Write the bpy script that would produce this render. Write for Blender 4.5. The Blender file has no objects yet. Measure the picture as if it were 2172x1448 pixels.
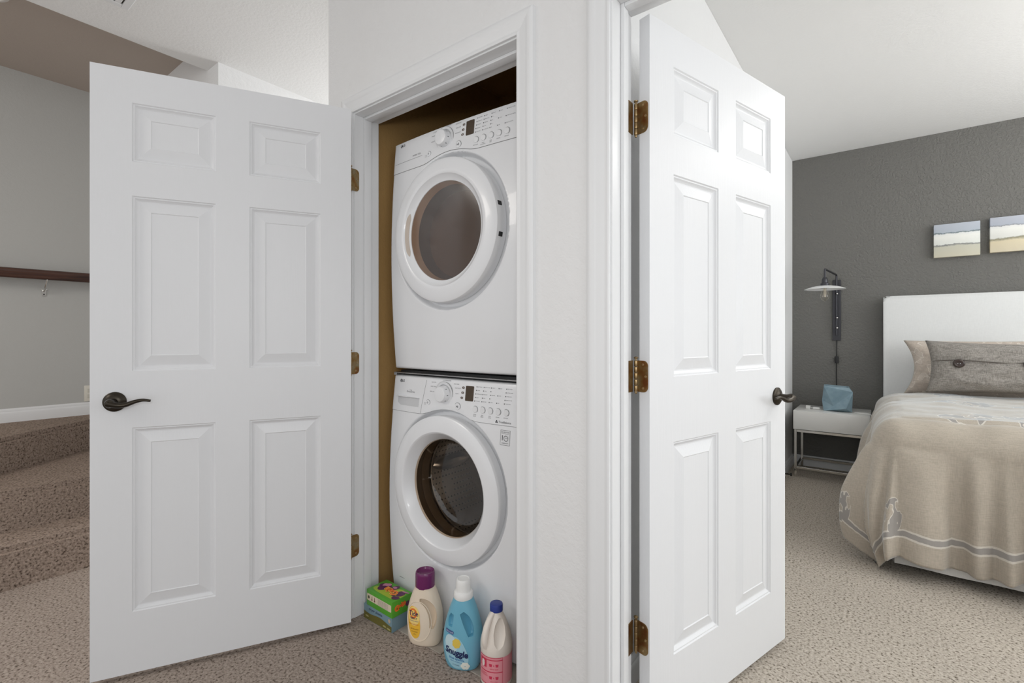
import bpy, bmesh, math, random
from mathutils import Vector, Matrix, noise
C = bpy.context.scene.collection
PI = math.pi
sin, cos = math.sin, math.cos
R = math.radians
random.seed(4)

# ------------------------------------------------------------------ camera, light, exposure
cd = bpy.data.cameras.new('camera')
cam = bpy.data.objects.new('camera', cd)
C.objects.link(cam)
cam.location = (0, 0, 1.155)
cam.rotation_euler = (R(90), 0, R(37.6))
cd.sensor_width = 36
cd.lens = 36 * 1032 / 2172
cd.shift_y = -14 / 2172
cd.clip_start = 0.02
bpy.context.scene.camera = cam

W = bpy.data.worlds.new('world')
bpy.context.scene.world = W
W.use_nodes = True
W.node_tree.nodes['Background'].inputs[0].default_value = (0.95, 0.975, 1.0, 1)
W.node_tree.nodes['Background'].inputs[1].default_value = 0.88

def area(name, loc, aim, sx, sy, power, col=(1, 1, 1), spread=180):
    l = bpy.data.lights.new(name, 'AREA')
    l.shape = 'RECTANGLE'
    l.spread = R(spread)
    l.size, l.size_y, l.energy, l.color = sx, sy, power, col
    o = bpy.data.objects.new(name, l)
    C.objects.link(o)
    o.location = loc
    o.rotation_euler = (Vector(aim) - Vector(loc)).to_track_quat('-Z', 'Y').to_euler()
    return o
area('bedroom_window_light', (3.42, 3.1, 1.55), (0, 3.0, 1.3), 2.6, 1.8, 52, (0.93, 0.97, 1.0))
area('bedroom_side_fill', (2.3, 1.42, 1.6), (1.6, 5.0, 1.3), 1.6, 1.4, 13, (0.95, 0.98, 1.0))  # added fill standing inside the room, no window here
area('bedroom_ceiling_fill', (2.3, 3.3, 1.6), (2.3, 3.3, 3), 0.5, 0.5, 46, (1.0, 0.99, 0.975))  # unseen upward light added to lift the bedroom ceiling
area('door_gap_fill', (0.8, 3.6, 2.62), (-0.672, 1.7, 1.0), 0.25, 0.25, 1.2, (1.0, 0.99, 0.97), 50)  # narrow beam added to brighten the wall behind the open door
area('hall_window_light', (2.4, -0.6, 1.7), (-1.6, 1.0, 1.5), 1.5, 1.8, 9, (0.98, 0.985, 1.0))
area('photo_flash', (0.10, -0.22, 1.42), (-1.35, 1.5, 1.15), 0.35, 0.25, 6.0, (1.0, 0.995, 0.98))
area('hall_ceiling_fill', (-0.3, -1.2, 1.75), (-0.3, -1.2, 3), 0.5, 0.5, 6, (1.0, 0.98, 0.95))  # upward fill made up for the hall ceiling, no fixture
area('passage_light', (-2.3, 3.6, 2.1), (-2.7, 1.2, 2.2), 0.7, 1.0, 38, (1.0, 1.0, 1.0))
area('stair_tread_fill', (-2.9, -1.5, 2.66), (-3.2, -0.6, 0), 1.0, 1.0, 33, (1.0, 0.95, 0.89))  # soft overhead light added to brighten the stair treads

sc = bpy.context.scene
sc.view_settings.view_transform = 'Standard'
sc.view_settings.look = 'None'
sc.view_settings.exposure = 0.0
sc.view_settings.gamma = 1.0
sc.view_settings.use_curve_mapping = False

# ------------------------------------------------------------------ materials
def lin(c):
    return tuple(((v / 255) / 12.92 if v / 255 <= 0.04045 else ((v / 255 + 0.055) / 1.055) ** 2.4) for v in c) + (1,)

def mat(name, rgb, rough=0.5, metal=0.0, spec=0.5, coat=0.0, sub=0.0, trans=0.0, alpha=1.0):
    m = bpy.data.materials.new(name)
    m.use_nodes = True
    b = m.node_tree.nodes['Principled BSDF']
    b.inputs['Base Color'].default_value = lin(rgb)
    b.inputs['Roughness'].default_value = rough
    b.inputs['Metallic'].default_value = metal
    b.inputs['Specular IOR Level'].default_value = spec
    b.inputs['Coat Weight'].default_value = coat
    b.inputs['Transmission Weight'].default_value = trans
    b.inputs['Alpha'].default_value = alpha
    return m

def N(m, typ, **kw):
    n = m.node_tree.nodes.new(typ)
    for k, v in kw.items():
        setattr(n, k, v)
    return n

def L(m, a, b):
    m.node_tree.links.new(a, b)

def pos(m, scale=(1, 1, 1), kind='Object'):
    tc = N(m, 'ShaderNodeTexCoord')
    mp = N(m, 'ShaderNodeMapping')
    mp.inputs['Scale'].default_value = scale
    L(m, tc.outputs[kind], mp.inputs['Vector'])
    return mp.outputs[0]

def noise_tex(m, vec, scale, detail=3, rough=0.5):
    n = N(m, 'ShaderNodeTexNoise')
    n.inputs['Scale'].default_value = scale
    n.inputs['Detail'].default_value = detail
    n.inputs['Roughness'].default_value = rough
    L(m, vec, n.inputs['Vector'])
    return n.outputs[0]

def ramp(m, fac, stops):
    r = N(m, 'ShaderNodeValToRGB')
    e = r.color_ramp.elements
    while len(e) < len(stops):
        e.new(0.5)
    for el, (p, c) in zip(e, stops):
        el.position = p
        el.color = c if len(c) == 4 else tuple(c) + (1,)
    L(m, fac, r.inputs[0])
    return r.outputs[0]

def bump(m, h, strength, dist=0.01):
    b = N(m, 'ShaderNodeBump')
    b.inputs['Strength'].default_value = strength
    b.inputs['Distance'].default_value = dist
    L(m, h, b.inputs['Height'])
    bs = m.node_tree.nodes['Principled BSDF']
    if bs.inputs['Normal'].is_linked:
        L(m, bs.inputs['Normal'].links[0].from_socket, b.inputs['Normal'])
    L(m, b.outputs[0], bs.inputs['Normal'])

def base(m, col):
    L(m, col, m.node_tree.nodes['Principled BSDF'].inputs['Base Color'])

def g(v):
    return (v, v, v, 1)

def paint(name, rgb, strength=0.13, scale=44, rough=0.75):
    m = mat(name, rgb, rough, spec=0.25)
    p = pos(m)
    a = ramp(m, noise_tex(m, p, scale, 3, 0.55), [(0.42, g(0)), (0.58, g(1))])
    bump(m, a, strength, 0.004)
    bump(m, noise_tex(m, p, scale * 4, 2), strength * 0.5, 0.002)
    return m

def carpet(name, dark, mid, light, scale=1.0, cell=0.25):
    m = mat(name, mid, 0.95, spec=0.05)
    p = pos(m)
    n1 = noise_tex(m, p, 105 * scale, 3, 0.62)
    col = ramp(m, n1, [(0.34, lin(dark)), (0.435, lin(mid)), (0.66, lin(light))])
    n2 = noise_tex(m, p, 2.2, 2)
    mx = N(m, 'ShaderNodeMixRGB', blend_type='MULTIPLY')
    mx.inputs[0].default_value = 0.5
    L(m, col, mx.inputs[1])
    L(m, ramp(m, n2, [(0.3, g(0.82)), (0.7, g(1.0))]), mx.inputs[2])
    base(m, mx.outputs[0])
    v = N(m, 'ShaderNodeTexVoronoi')
    v.inputs['Scale'].default_value = 130 * scale
    L(m, p, v.inputs['Vector'])
    bump(m, v.outputs['Distance'], cell, 0.006)
    bump(m, n1, 0.5, 0.008)
    return m

M = {}
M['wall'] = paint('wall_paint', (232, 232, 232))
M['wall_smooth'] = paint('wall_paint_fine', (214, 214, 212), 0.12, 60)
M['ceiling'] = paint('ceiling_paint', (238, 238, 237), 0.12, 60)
M['tan'] = paint('tan_ceiling', (190, 178, 168), 0.12, 60)  # stair ceiling coloured browner than the white ceilings
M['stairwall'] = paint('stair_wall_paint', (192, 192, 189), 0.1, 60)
M['grey'] = paint('grey_accent_paint', (117, 116, 112), 0.6, 52)
M['brown'] = paint('brown_closet_paint', (172, 138, 88), 0.15, 70)
M['trim'] = mat('trim_enamel', (232, 233, 234), 0.38, spec=0.4)
M['carpet'] = carpet('hall_carpet', (92, 80, 71), (152, 139, 129), (182, 169, 158))
M['carpet_bed'] = carpet('bedroom_carpet', (98, 88, 76), (182, 172, 159), (212, 203, 191))
M['stair_carpet'] = carpet('stair_carpet', (84, 72, 64), (146, 130, 118), (178, 161, 148))

def door_mat():
    m = mat('door_enamel', (229, 230, 232), 0.42, spec=0.35)
    p = pos(m, (1, 1, 0.035))
    bump(m, noise_tex(m, p, 260, 4, 0.6), 0.16, 0.002)
    return m
M['door'] = door_mat()
M['door_hall'] = M['door']
M['brass'] = mat('aged_brass', (124, 92, 54), 0.38, 0.85)
_p = pos(M['brass'])
base(M['brass'], ramp(M['brass'], noise_tex(M['brass'], _p, 26, 3), [(0.35, lin((128, 82, 48))), (0.5, lin((140, 112, 70))), (0.68, lin((150, 138, 112)))]))
M['brass_light'] = mat('brass_pin', (170, 146, 108), 0.35, 0.9)
M['bronze'] = mat('oil_rubbed_bronze', (62, 57, 50), 0.36, 0.9)
M['appliance'] = mat('appliance_white', (233, 234, 236), 0.28, spec=0.5, coat=0.25)
M['appliance_shade'] = mat('appliance_plastic', (222, 223, 225), 0.35)
M['pale'] = mat('pale_plastic', (206, 207, 209), 0.4)
M['seam'] = mat('dark_seam', (112, 112, 112), 0.7)
M['print'] = mat('grey_print', (120, 121, 124), 0.7)
M['print_dark'] = mat('dark_print', (52, 52, 56), 0.7)
M['black'] = mat('black_plastic', (26, 26, 27), 0.5)
M['display'] = mat('display_glass', (70, 56, 42), 0.12, spec=0.6)
M['rubber'] = mat('grey_rubber', (92, 82, 70), 0.4)
M['steel'] = mat('stainless_steel', (190, 190, 190), 0.3, 1.0)
M['chrome'] = mat('chrome', (212, 210, 206), 0.16, 1.0)
M['gunmetal'] = mat('dark_gunmetal', (74, 74, 78), 0.42, 0.85)
M['white_enamel'] = mat('white_enamel', (250, 250, 250), 0.3)
M['beige_rec'] = mat('beige_recess', (196, 184, 172), 0.5)

def thin_glass(name, tint, refl=1.0, rough=0.02, ior=1.5):
    m = bpy.data.materials.new(name)
    m.use_nodes = True
    nt = m.node_tree
    nt.nodes.clear()
    out = nt.nodes.new('ShaderNodeOutputMaterial')
    t = nt.nodes.new('ShaderNodeBsdfTransparent')
    t.inputs[0].default_value = lin(tint)
    gl = nt.nodes.new('ShaderNodeBsdfGlossy')
    gl.inputs['Roughness'].default_value = rough
    gl.inputs['Color'].default_value = g(refl)
    lw = nt.nodes.new('ShaderNodeLayerWeight')
    lw.inputs[0].default_value = 0.5
    pw = nt.nodes.new('ShaderNodeMath'); pw.operation = 'POWER'; pw.inputs[1].default_value = 5.0
    nt.links.new(lw.outputs['Facing'], pw.inputs[0])
    f0 = ((ior - 1) / (ior + 1)) ** 2
    fr = nt.nodes.new('ShaderNodeMath'); fr.operation = 'MULTIPLY_ADD'
    nt.links.new(pw.outputs[0], fr.inputs[0]); fr.inputs[1].default_value = 1 - f0; fr.inputs[2].default_value = f0
    mx = nt.nodes.new('ShaderNodeMixShader')
    nt.links.new(fr.outputs[0], mx.inputs[0])
    nt.links.new(t.outputs[0], mx.inputs[1])
    nt.links.new(gl.outputs[0], mx.inputs[2])
    nt.links.new(mx.outputs[0], out.inputs[0])
    return m
M['washer_glass'] = thin_glass('washer_door_glass', (226, 212, 196), ior=1.7)
M['dryer_glass'] = thin_glass('dryer_door_glass', (214, 188, 164), rough=0.14, ior=2.0)  # warm tint stands in for the hall's brown reflection
M['bulb_glass'] = thin_glass('bulb_glass', (250, 248, 244))

def linen(name, rgb, var=0.10, scale=300, rough=0.9, strength=0.35):
    m = mat(name, rgb, rough, spec=0.1)
    p1 = pos(m, (1, 1, 0.12))
    p2 = pos(m, (0.12, 0.12, 1))
    a = noise_tex(m, p1, scale, 2)
    b = noise_tex(m, p2, scale, 2)
    ad = N(m, 'ShaderNodeMath', operation='ADD')
    L(m, a, ad.inputs[0]); L(m, b, ad.inputs[1])
    hv = N(m, 'ShaderNodeMath', operation='MULTIPLY')
    hv.inputs[1].default_value = 0.5
    L(m, ad.outputs[0], hv.inputs[0])
    c = lin(rgb)
    base(m, ramp(m, hv.outputs[0], [(0.38, tuple(v * (1 - 2.6 * var) for v in c[:3])), (0.62, tuple(min(1, v * (1 + 2.2 * var)) for v in c[:3]))]))
    bump(m, hv.outputs[0], strength, 0.002)
    return m
M['headboard'] = linen('headboard_linen', (230, 231, 230), 0.008, strength=0.12)
M['sheet'] = linen('white_sheet', (232, 231, 228), 0.01)
M['lumbar'] = linen('grey_tweed', (150, 145, 139), 0.13, 300)
M['skirt'] = linen('bed_skirt_cotton', (226, 224, 220), 0.01)

# ------------------------------------------------------------------ mesh helpers
def obj(name, bm, m, parent=None, smooth=True, ang=35, world=None):
    me = bpy.data.meshes.new(name)
    bmesh.ops.recalc_face_normals(bm, faces=bm.faces)
    bm.to_mesh(me)
    bm.free()
    for mm in (m if isinstance(m, list) else [m]):
        me.materials.append(mm)
    if smooth and len(me.polygons):
        me.shade_smooth()
        me.set_sharp_from_angle(angle=R(ang))
    o = bpy.data.objects.new(name, me)
    C.objects.link(o)
    if parent:
        o.parent = parent
        if world is not None:
            o.matrix_parent_inverse = world.inverted()
    return o

def tag(o, label=None, cat=None, group=None, kind=None):
    if label: o['label'] = label
    if cat: o['category'] = cat
    if group: o['group'] = group
    if kind: o['kind'] = kind
    return o

def thing(name, label, cat, loc=(0, 0, 0), rz=0, group=None, kind=None):
    o = bpy.data.objects.new(name, None)
    o.empty_display_size = 0.05
    C.objects.link(o)
    o.location = loc
    o.rotation_euler = (0, 0, rz)
    return tag(o, label, cat, group, kind)

def box(bm, x0, x1, y0, y1, z0, z1, bev=0, seg=2, mi=0):
    vs = [bm.verts.new((x, y, z)) for x in (x0, x1) for y in (y0, y1) for z in (z0, z1)]
    fs = [bm.faces.new([vs[i] for i in q]) for q in ((0, 1, 3, 2), (4, 6, 7, 5), (0, 4, 5, 1), (2, 3, 7, 6), (0, 2, 6, 4), (1, 5, 7, 3))]
    if bev:
        es = list({e for f in fs for e in f.edges})
        bmesh.ops.bevel(bm, geom=es, offset=bev, segments=seg, affect='EDGES', profile=0.6)
    return bm

def nb():
    return bmesh.new()

def boxo(name, x0, x1, y0, y1, z0, z1, m, parent=None, bev=0, seg=2):
    return obj(name, box(nb(), x0, x1, y0, y1, z0, z1, bev, seg), m, parent)

def lathe(bm, prof, seg=48, axis='z', at=(0, 0, 0), a0=0, a1=2 * PI, sx=1, sy=1):
    full = abs(a1 - a0 - 2 * PI) < 1e-6
    n = seg if full else seg + 1
    rings = []
    for r, h in prof:
        ring = []
        if r < 1e-6:
            p = (0, 0, h)
            v = None
            if axis == 'z': v = bm.verts.new((at[0], at[1], at[2] + h))
            elif axis == 'y': v = bm.verts.new((at[0], at[1] + h, at[2]))
            else: v = bm.verts.new((at[0] + h, at[1], at[2]))
            ring = [v] * n
        else:
            for i in range(n):
                t = a0 + (a1 - a0) * i / seg
                u, w = r * cos(t) * sx, r * sin(t) * sy
                if axis == 'z': c = (at[0] + u, at[1] + w, at[2] + h)
                elif axis == 'y': c = (at[0] + u, at[1] + h, at[2] + w)
                else: c = (at[0] + h, at[1] + u, at[2] + w)
                ring.append(bm.verts.new(c))
        rings.append(ring)
    for A, B in zip(rings, rings[1:]):
        for i in range(seg):
            j = (i + 1) % n
            q = []
            for v in (A[i], A[j], B[j], B[i]):
                if v not in q: q.append(v)
            if len(q) > 2:
                try: bm.faces.new(q)
                except ValueError: pass
    return bm

def tube(bm, pts, rad, seg=10, flat=1.0, up=None, cap=True):
    pts = [Vector(p) for p in pts]
    rads = rad if isinstance(rad, (list, tuple)) else [rad] * len(pts)
    rings = []
    prev = Vector(up) if up else None
    for i, p in enumerate(pts):
        t = (pts[min(i + 1, len(pts) - 1)] - pts[max(i - 1, 0)]).normalized()
        a = prev if prev is not None else (Vector((0, 0, 1)) if abs(t.z) < 0.9 else Vector((1, 0, 0)))
        n1 = (a - t * a.dot(t))
        if n1.length < 1e-5: n1 = t.orthogonal()
        n1.normalize()
        n2 = t.cross(n1)
        if up is None: prev = n1
        rings.append([bm.verts.new(p + (n1 * cos(2 * PI * k / seg) + n2 * sin(2 * PI * k / seg) * flat) * rads[i]) for k in range(seg)])
    for A, B in zip(rings, rings[1:]):
        for k in range(seg):
            bm.faces.new((A[k], A[(k + 1) % seg], B[(k + 1) % seg], B[k]))
    if cap:
        bm.faces.new(rings[0][::-1]); bm.faces.new(rings[-1])
    return bm

def spline(pts, n=8):
    P = [Vector(p) for p in pts]
    P = [2 * P[0] - P[1]] + P + [2 * P[-1] - P[-2]]
    out = []
    for i in range(1, len(P) - 2):
        for k in range(n):
            t = k / n
            a, b, c, d = P[i - 1], P[i], P[i + 1], P[i + 2]
            out.append(0.5 * ((2 * b) + (c - a) * t + (2 * a - 5 * b + 4 * c - d) * t * t + (-a + 3 * b - 3 * c + d) * t ** 3))
    out.append(P[-2])
    return out

def sweep(bm, path, prof, closed=False):
    """prof: list of (a, b); path: list of (origin, dirA, dirB)."""
    rings = [[bm.verts.new(Vector(o) + Vector(da) * a + Vector(db) * b) for a, b in prof] for o, da, db in path]
    k = len(prof)
    for A, B in zip(rings, rings[1:]):
        for i in range(k):
            bm.faces.new((A[i], A[(i + 1) % k], B[(i + 1) % k], B[i]))
    bm.faces.new(rings[0][::-1]); bm.faces.new(rings[-1])
    return bm

def prism(bm, pts, d0, d1, axis='y'):
    def P(a, b, d):
        return {'y': (a, d, b), 'x': (d, a, b), 'z': (a, b, d)}[axis]
    A = [bm.verts.new(P(a, b, d0)) for a, b in pts]
    B = [bm.verts.new(P(a, b, d1)) for a, b in pts]
    n = len(pts)
    bm.faces.new(A); bm.faces.new(B[::-1])
    for i in range(n):
        bm.faces.new((A[i], A[(i + 1) % n], B[(i + 1) % n], B[i]))
    return bm

def rrect(x0, x1, z0, z1, r, n=5, corners=(1, 1, 1, 1)):
    pts = []
    for (cx, cz, a), on in zip(((x1 - r, z1 - r, 0), (x0 + r, z1 - r, 90), (x0 + r, z0 + r, 180), (x1 - r, z0 + r, 270)), corners):
        if on:
            for k in range(n + 1):
                t = R(a + 90 * k / n)
                pts.append((cx + r * cos(t), cz + r * sin(t)))
        else:
            t = R(a)
            sx, sz = (1, 1, -1, -1), (1, -1, -1, 1)
            i = int(a / 90)
            pts.append((cx + r * (1, -1, -1, 1)[i], cz + r * (1, 1, -1, -1)[i]))
    return pts

def super_patch(bm, cx, cz, a, b, surf, eps, n=2.0, seg=40, rings=5, rot=0.0):
    """flat print laid on a curved front: surf(x, z) gives the y of the surface."""
    def P(x, z):
        X = cx + x * cos(rot) - z * sin(rot)
        Z = cz + x * sin(rot) + z * cos(rot)
        return (X, surf(X, Z) - eps, Z)
    c = bm.verts.new(P(0, 0))
    prev = None
    for k in range(1, rings + 1):
        s = k / rings
        ring = []
        for i in range(seg):
            t = 2 * PI * i / seg
            ct, st = cos(t), sin(t)
            x = math.copysign(abs(ct) ** (2 / n), ct) * a * s
            z = math.copysign(abs(st) ** (2 / n), st) * b * s
            ring.append(bm.verts.new(P(x, z)))
        for i in range(seg):
            j = (i + 1) % seg
            if prev is None: bm.faces.new((c, ring[i], ring[j]))
            else: bm.faces.new((prev[i], ring[i], ring[j], prev[j]))
        prev = ring
    return bm

def text_bm(body, size, align='CENTER', bold=0.0, sx=1.0, shear=0.0):
    cu = bpy.data.curves.new('lettering', 'FONT')
    cu.body = body
    cu.size = size
    cu.align_x = align
    cu.align_y = 'CENTER'
    cu.offset = bold
    cu.shear = shear
    cu.resolution_u = 3
    o = bpy.data.objects.new('lettering', cu)
    C.objects.link(o)
    dg = bpy.context.evaluated_depsgraph_get()
    me = bpy.data.meshes.new_from_object(o.evaluated_get(dg))
    bm = nb()
    bm.from_mesh(me)
    bpy.data.objects.remove(o)
    bpy.data.curves.remove(cu)
    bpy.data.meshes.remove(me)
    for v in bm.verts: v.co.x *= sx
    return bm

def text_on(name, body, size, cx, cz, surf, eps, m, parent, align='CENTER', bold=0.0, sx=1.0, rot=0.0, shear=0.0):
    bm = text_bm(body, size, align, bold, sx, shear)
    if size > 0.012:
        for _ in range(2):
            es = [e for e in bm.edges if e.calc_length() > 0.004]
            if es: bmesh.ops.subdivide_edges(bm, edges=es, cuts=1)
        bmesh.ops.triangulate(bm, faces=bm.faces)
    for v in bm.verts:
        x, z = v.co.x, v.co.y
        X = cx + x * cos(rot) - z * sin(rot)
        Z = cz + x * sin(rot) + z * cos(rot)
        v.co = (X, surf(X, Z) - eps, Z)
    return obj(name, bm, m, parent, smooth=False)

def merge_text(items, surf, eps):
    out = nb()
    for body, size, cx, cz, align in items:
        bm = text_bm(body, size, align)
        me = bpy.data.meshes.new('t')
        for v in bm.verts:
            X, Z = cx + v.co.x, cz + v.co.y
            v.co = (X, surf(X, Z) - eps, Z)
        bm.to_mesh(me); bm.free()
        out.from_mesh(me)
        bpy.data.meshes.remove(me)
    return out

def cut(o, cutters, op='DIFFERENCE'):
    """boolean with temporary meshes, baked into o's own mesh."""
    for cbm in cutters:
        me = bpy.data.meshes.new('c')
        bmesh.ops.recalc_face_normals(cbm, faces=cbm.faces)
        cbm.to_mesh(me); cbm.free()
        co = bpy.data.objects.new('c', me)
        C.objects.link(co)
        md = o.modifiers.new('b', 'BOOLEAN')
        md.object = co
        md.operation = op
        md.solver = 'EXACT'
        par = o.parent
        o.parent = None
        dg = bpy.context.evaluated_depsgraph_get()
        new = bpy.data.meshes.new_from_object(o.evaluated_get(dg))
        o.modifiers.remove(md)
        o.parent = par
        old = o.data
        o.data = new
        nm = old.name
        bpy.data.meshes.remove(old)
        new.name = nm
        bpy.data.objects.remove(co)
    o.data.shade_smooth()
    o.data.set_sharp_from_angle(angle=R(40))

def struct(o, label=None):
    o['kind'] = 'structure'
    if label: o['label'] = label
    return o

# ------------------------------------------------------------------ room shell
HY0, HY1 = 1.18, 1.30            # hall face and bedroom face of the door wall
CZ, TZ = 2.715, 2.90             # white ceilings, raised tan ceiling over the stairs
JL, JR = -1.72, -0.89            # closet opening
BL, BR = -0.574, 0.236           # bedroom opening
DH = 2.055                       # opening height

bm = nb(); box(bm, -5.0, 3.2, -3.0, 1.235, -0.10, 0.0); box(bm, -3.03, -1.907, 1.235, 4.6, -0.10, 0.0)
struct(obj('floor', bm, M['carpet']), 'hall floor of pinkish beige cut pile carpet')
bm = nb(); box(bm, -0.672, 3.5, 1.235, 5.02, -0.10, 0.0)
struct(obj('floor.001', bm, M['carpet_bed']), 'bedroom floor of pale beige speckled carpet')

# closet floor: tiles with recessed joints
tile_m = mat('beige_tile', (178, 169, 158), 0.45)
_n = noise_tex(tile_m, pos(tile_m), 14, 4)
base(tile_m, ramp(tile_m, _n, [(0.3, lin((150, 140, 128))), (0.7, lin((188, 180, 170)))]))
ft = boxo('floor.002', -1.80, -0.80, 1.235, 2.15, -0.10, -0.008, mat('grout', (112, 102, 92), 0.9))
struct(ft, 'closet floor of beige tiles behind the carpet edge')
tw = 0.305
for i in range(4):
    for j in range(3):
        x0 = -1.80 + i * tw - 0.085; y0 = 1.238 + j * tw
        x1, y1 = min(x0 + tw - 0.005, -0.805), min(y0 + tw - 0.005, 2.145)
        x0 = max(x0, -1.795)
        if x1 - x0 > 0.02:
            boxo('tile', x0, x1, y0, y1, -0.02, 0.0, tile_m, ft, 0.0015, 1)

# door wall: closet front, pier, bedroom front, headers
def wall_prism(name, m, boxes, label):
    bm = nb()
    for b in boxes: box(bm, *b)
    return struct(obj(name, bm, m), label)
wall_prism('wall_front', M['wall'], [
    (-1.907, JL - 0.019, HY0, HY1, 0, CZ), (JL - 0.019, JR + 0.019, HY0, HY1, DH + 0.019, CZ),
    (JR + 0.019, BL - 0.019, HY0, HY1, 0, CZ), (BL - 0.019, BR + 0.019, HY0, HY1, DH + 0.019, CZ),
    (BR + 0.019, 3.2, HY0, HY1, 0, CZ)], 'textured off-white hall wall holding both doorways')
wall_prism('wall_passage', M['wall_smooth'], [(-1.907, -1.80, HY1, 4.6, 0, CZ)], 'off-white side wall of the passage behind the open closet door')
wall_prism('wall_stair_end', M['wall'], [(-4.7, -3.03, HY0, 4.6, 0, TZ)], 'white wall block at the far side of the passage')
wall_prism('wall_passage_end', M['wall_smooth'], [(-3.03, -1.907, 4.6, 4.7, 0, CZ)], 'off-white end wall of the passage')
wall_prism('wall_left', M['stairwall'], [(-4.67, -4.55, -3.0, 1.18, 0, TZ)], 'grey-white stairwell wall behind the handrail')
wall_prism('ceiling', M['ceiling'], [(-3.18, 3.2, -3.0, HY0, CZ, TZ + 0.1), (-3.05, -1.8, HY0, 4.7, CZ, CZ + 0.1)], 'white textured hall ceiling')
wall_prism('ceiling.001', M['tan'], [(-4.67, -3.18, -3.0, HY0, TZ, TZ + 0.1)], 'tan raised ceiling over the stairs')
wall_prism('ceiling.002', M['ceiling'], [(-0.78, 3.6, HY0 + 0.02, 5.1, CZ + 0.001, CZ + 0.1)], 'white bedroom ceiling')
# closet interior
wall_prism('wall_closet', M['brown'], [
    (-1.80, -1.745, HY1, 2.15, 0, 2.5), (-0.86, -0.80, HY1, 2.15, 0, 2.5), (-1.80, -0.80, 2.15, 2.2, 0, 2.5), (-1.80, -0.80, HY1, 2.2, 2.5, 2.54)],
    'brown painted closet interior around the laundry machines')
# bedroom
wall_prism('wall_bedroom_left', M['wall'], [(-0.80, -0.672, HY1, 5.0, 0, CZ)], 'white bedroom wall behind the open bedroom door')
wall_prism('wall_bedroom_back', M['grey'], [(-0.80, 3.6, 5.0, 5.1, 0, CZ)], 'dark grey accent wall behind the bed')
wall_prism('wall_bedroom_right', M['wall'], [(3.5, 3.6, HY1, 5.0, 0, CZ)], 'white bedroom wall with the window, out of view')

# ------------------------------------------------------------------ trims
CAS = [(0.0, 0.0), (0.0, 0.009), (0.003, 0.011), (0.007, 0.0115), (0.012, 0.009), (0.016, 0.0095), (0.034, 0.014), (0.040, 0.0145), (0.044, 0.0165), (0.052, 0.017), (0.060, 0.0165), (0.064, 0.014), (0.064, 0.0)]
def casing(name, x0, x1, top, yface, sgn, m):
    """three mitred casing boards around an opening; sgn: side the boards stand proud of."""
    t = struct(bpy.data.objects.new(name, None)); C.objects.link(t)
    d = Vector((0, sgn, 0))
    w = 0.005
    def leg(x, sx):
        path = []
        for z in (0.0, None):
            bmv = []
            path.append(z)
        bm2 = nb()
        A = [bm2.verts.new((x - sx * w + sx * -a, yface + sgn * b, 0.0)) for a, b in CAS]
        B = [bm2.verts.new((x - sx * w + sx * -a, yface + sgn * b, top + w + a)) for a, b in CAS]
        k = len(CAS)
        for i in range(k):
            bm2.faces.new((A[i], A[(i + 1) % k], B[(i + 1) % k], B[i]))
        bm2.faces.new(A[::-1]); bm2.faces.new(B)
        obj('casing_leg', bm2, m, t)
    leg(x0, 1)
    leg(x1, -1)
    bm2 = nb()
    A = [bm2.verts.new((x0 - w - a, yface + sgn * b, top + w + a)) for a, b in CAS]
    B = [bm2.verts.new((x1 + w + a, yface + sgn * b, top + w + a)) for a, b in CAS]
    k = len(CAS)
    for i in range(k):
        bm2.faces.new((A[i], A[(i + 1) % k], B[(i + 1) % k], B[i]))
    bm2.faces.new(A[::-1]); bm2.faces.new(B)
    obj('casing_head', bm2, m, t)
    return t
def jamb(parent, x0, x1, top, ys0, ys1):
    boxo('jamb_side', x0 - 0.019, x0, HY0, HY1, 0, top + 0.019, M['trim'], parent, 0.001, 1)
    boxo('jamb_side', x1, x1 + 0.019, HY0, HY1, 0, top + 0.019, M['trim'], parent, 0.001, 1)
    boxo('jamb_head', x0, x1, HY0, HY1, top, top + 0.019, M['trim'], parent, 0.001, 1)
    boxo('door_stop', x0, x0 + 0.011, ys0, ys1, 0, top, M['trim'], parent, 0.003, 2)
    boxo('door_stop', x1 - 0.011, x1, ys0, ys1, 0, top, M['trim'], parent, 0.003, 2)
    boxo('door_stop', x0 + 0.011, x1 - 0.011, ys0, ys1, top - 0.011, top, M['trim'], parent, 0.003, 2)
t1 = casing('trim_1', JL, JR, DH, HY0, -1, M['trim'])
tag(t1, 'white moulded casing and jamb of the laundry closet')
jamb(t1, JL, JR, DH, 1.222, 1.256)
t2 = casing('trim_2', BL, BR, DH, HY0, -1, M['trim'])
tag(t2, 'white moulded casing and jamb of the bedroom doorway')
jamb(t2, BL, BR, DH, 1.229, 1.258)

BASEP = [(0, 0), (0.013, 0), (0.013, 0.058), (0.011, 0.066), (0.0075, 0.070), (0.0075, 0.078), (0.005, 0.086), (0, 0.09)]
def baseboard(name, p0, p1, nrm, label, z=0):
    n = Vector(nrm)
    bm = sweep(nb(), [(Vector(p0) + Vector((0, 0, z)), n, (0, 0, 1)), (Vector(p1) + Vector((0, 0, z)), n, (0, 0, 1))], BASEP)
    return struct(obj(name, bm, M['trim']), label)
baseboard('baseboard_left', (-4.55, -3.0, 0), (-4.55, 1.18, 0), (1, 0, 0), 'white baseboard along the stairwell wall', 0.583)
baseboard('baseboard_bedroom_left', (-0.672, HY1, 0), (-0.672, 5.0, 0), (1, 0, 0), 'white baseboard behind the bedroom door')
baseboard('baseboard_bedroom_back', (-0.66, 5.0, 0), (3.5, 5.0, 0), (0, -1, 0), 'white baseboard under the grey wall')
baseboard('baseboard_front', (JR + 0.08, HY0, 0), (BL - 0.08, HY0, 0), (0, -1, 0), 'white baseboard between the two doorways')

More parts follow.
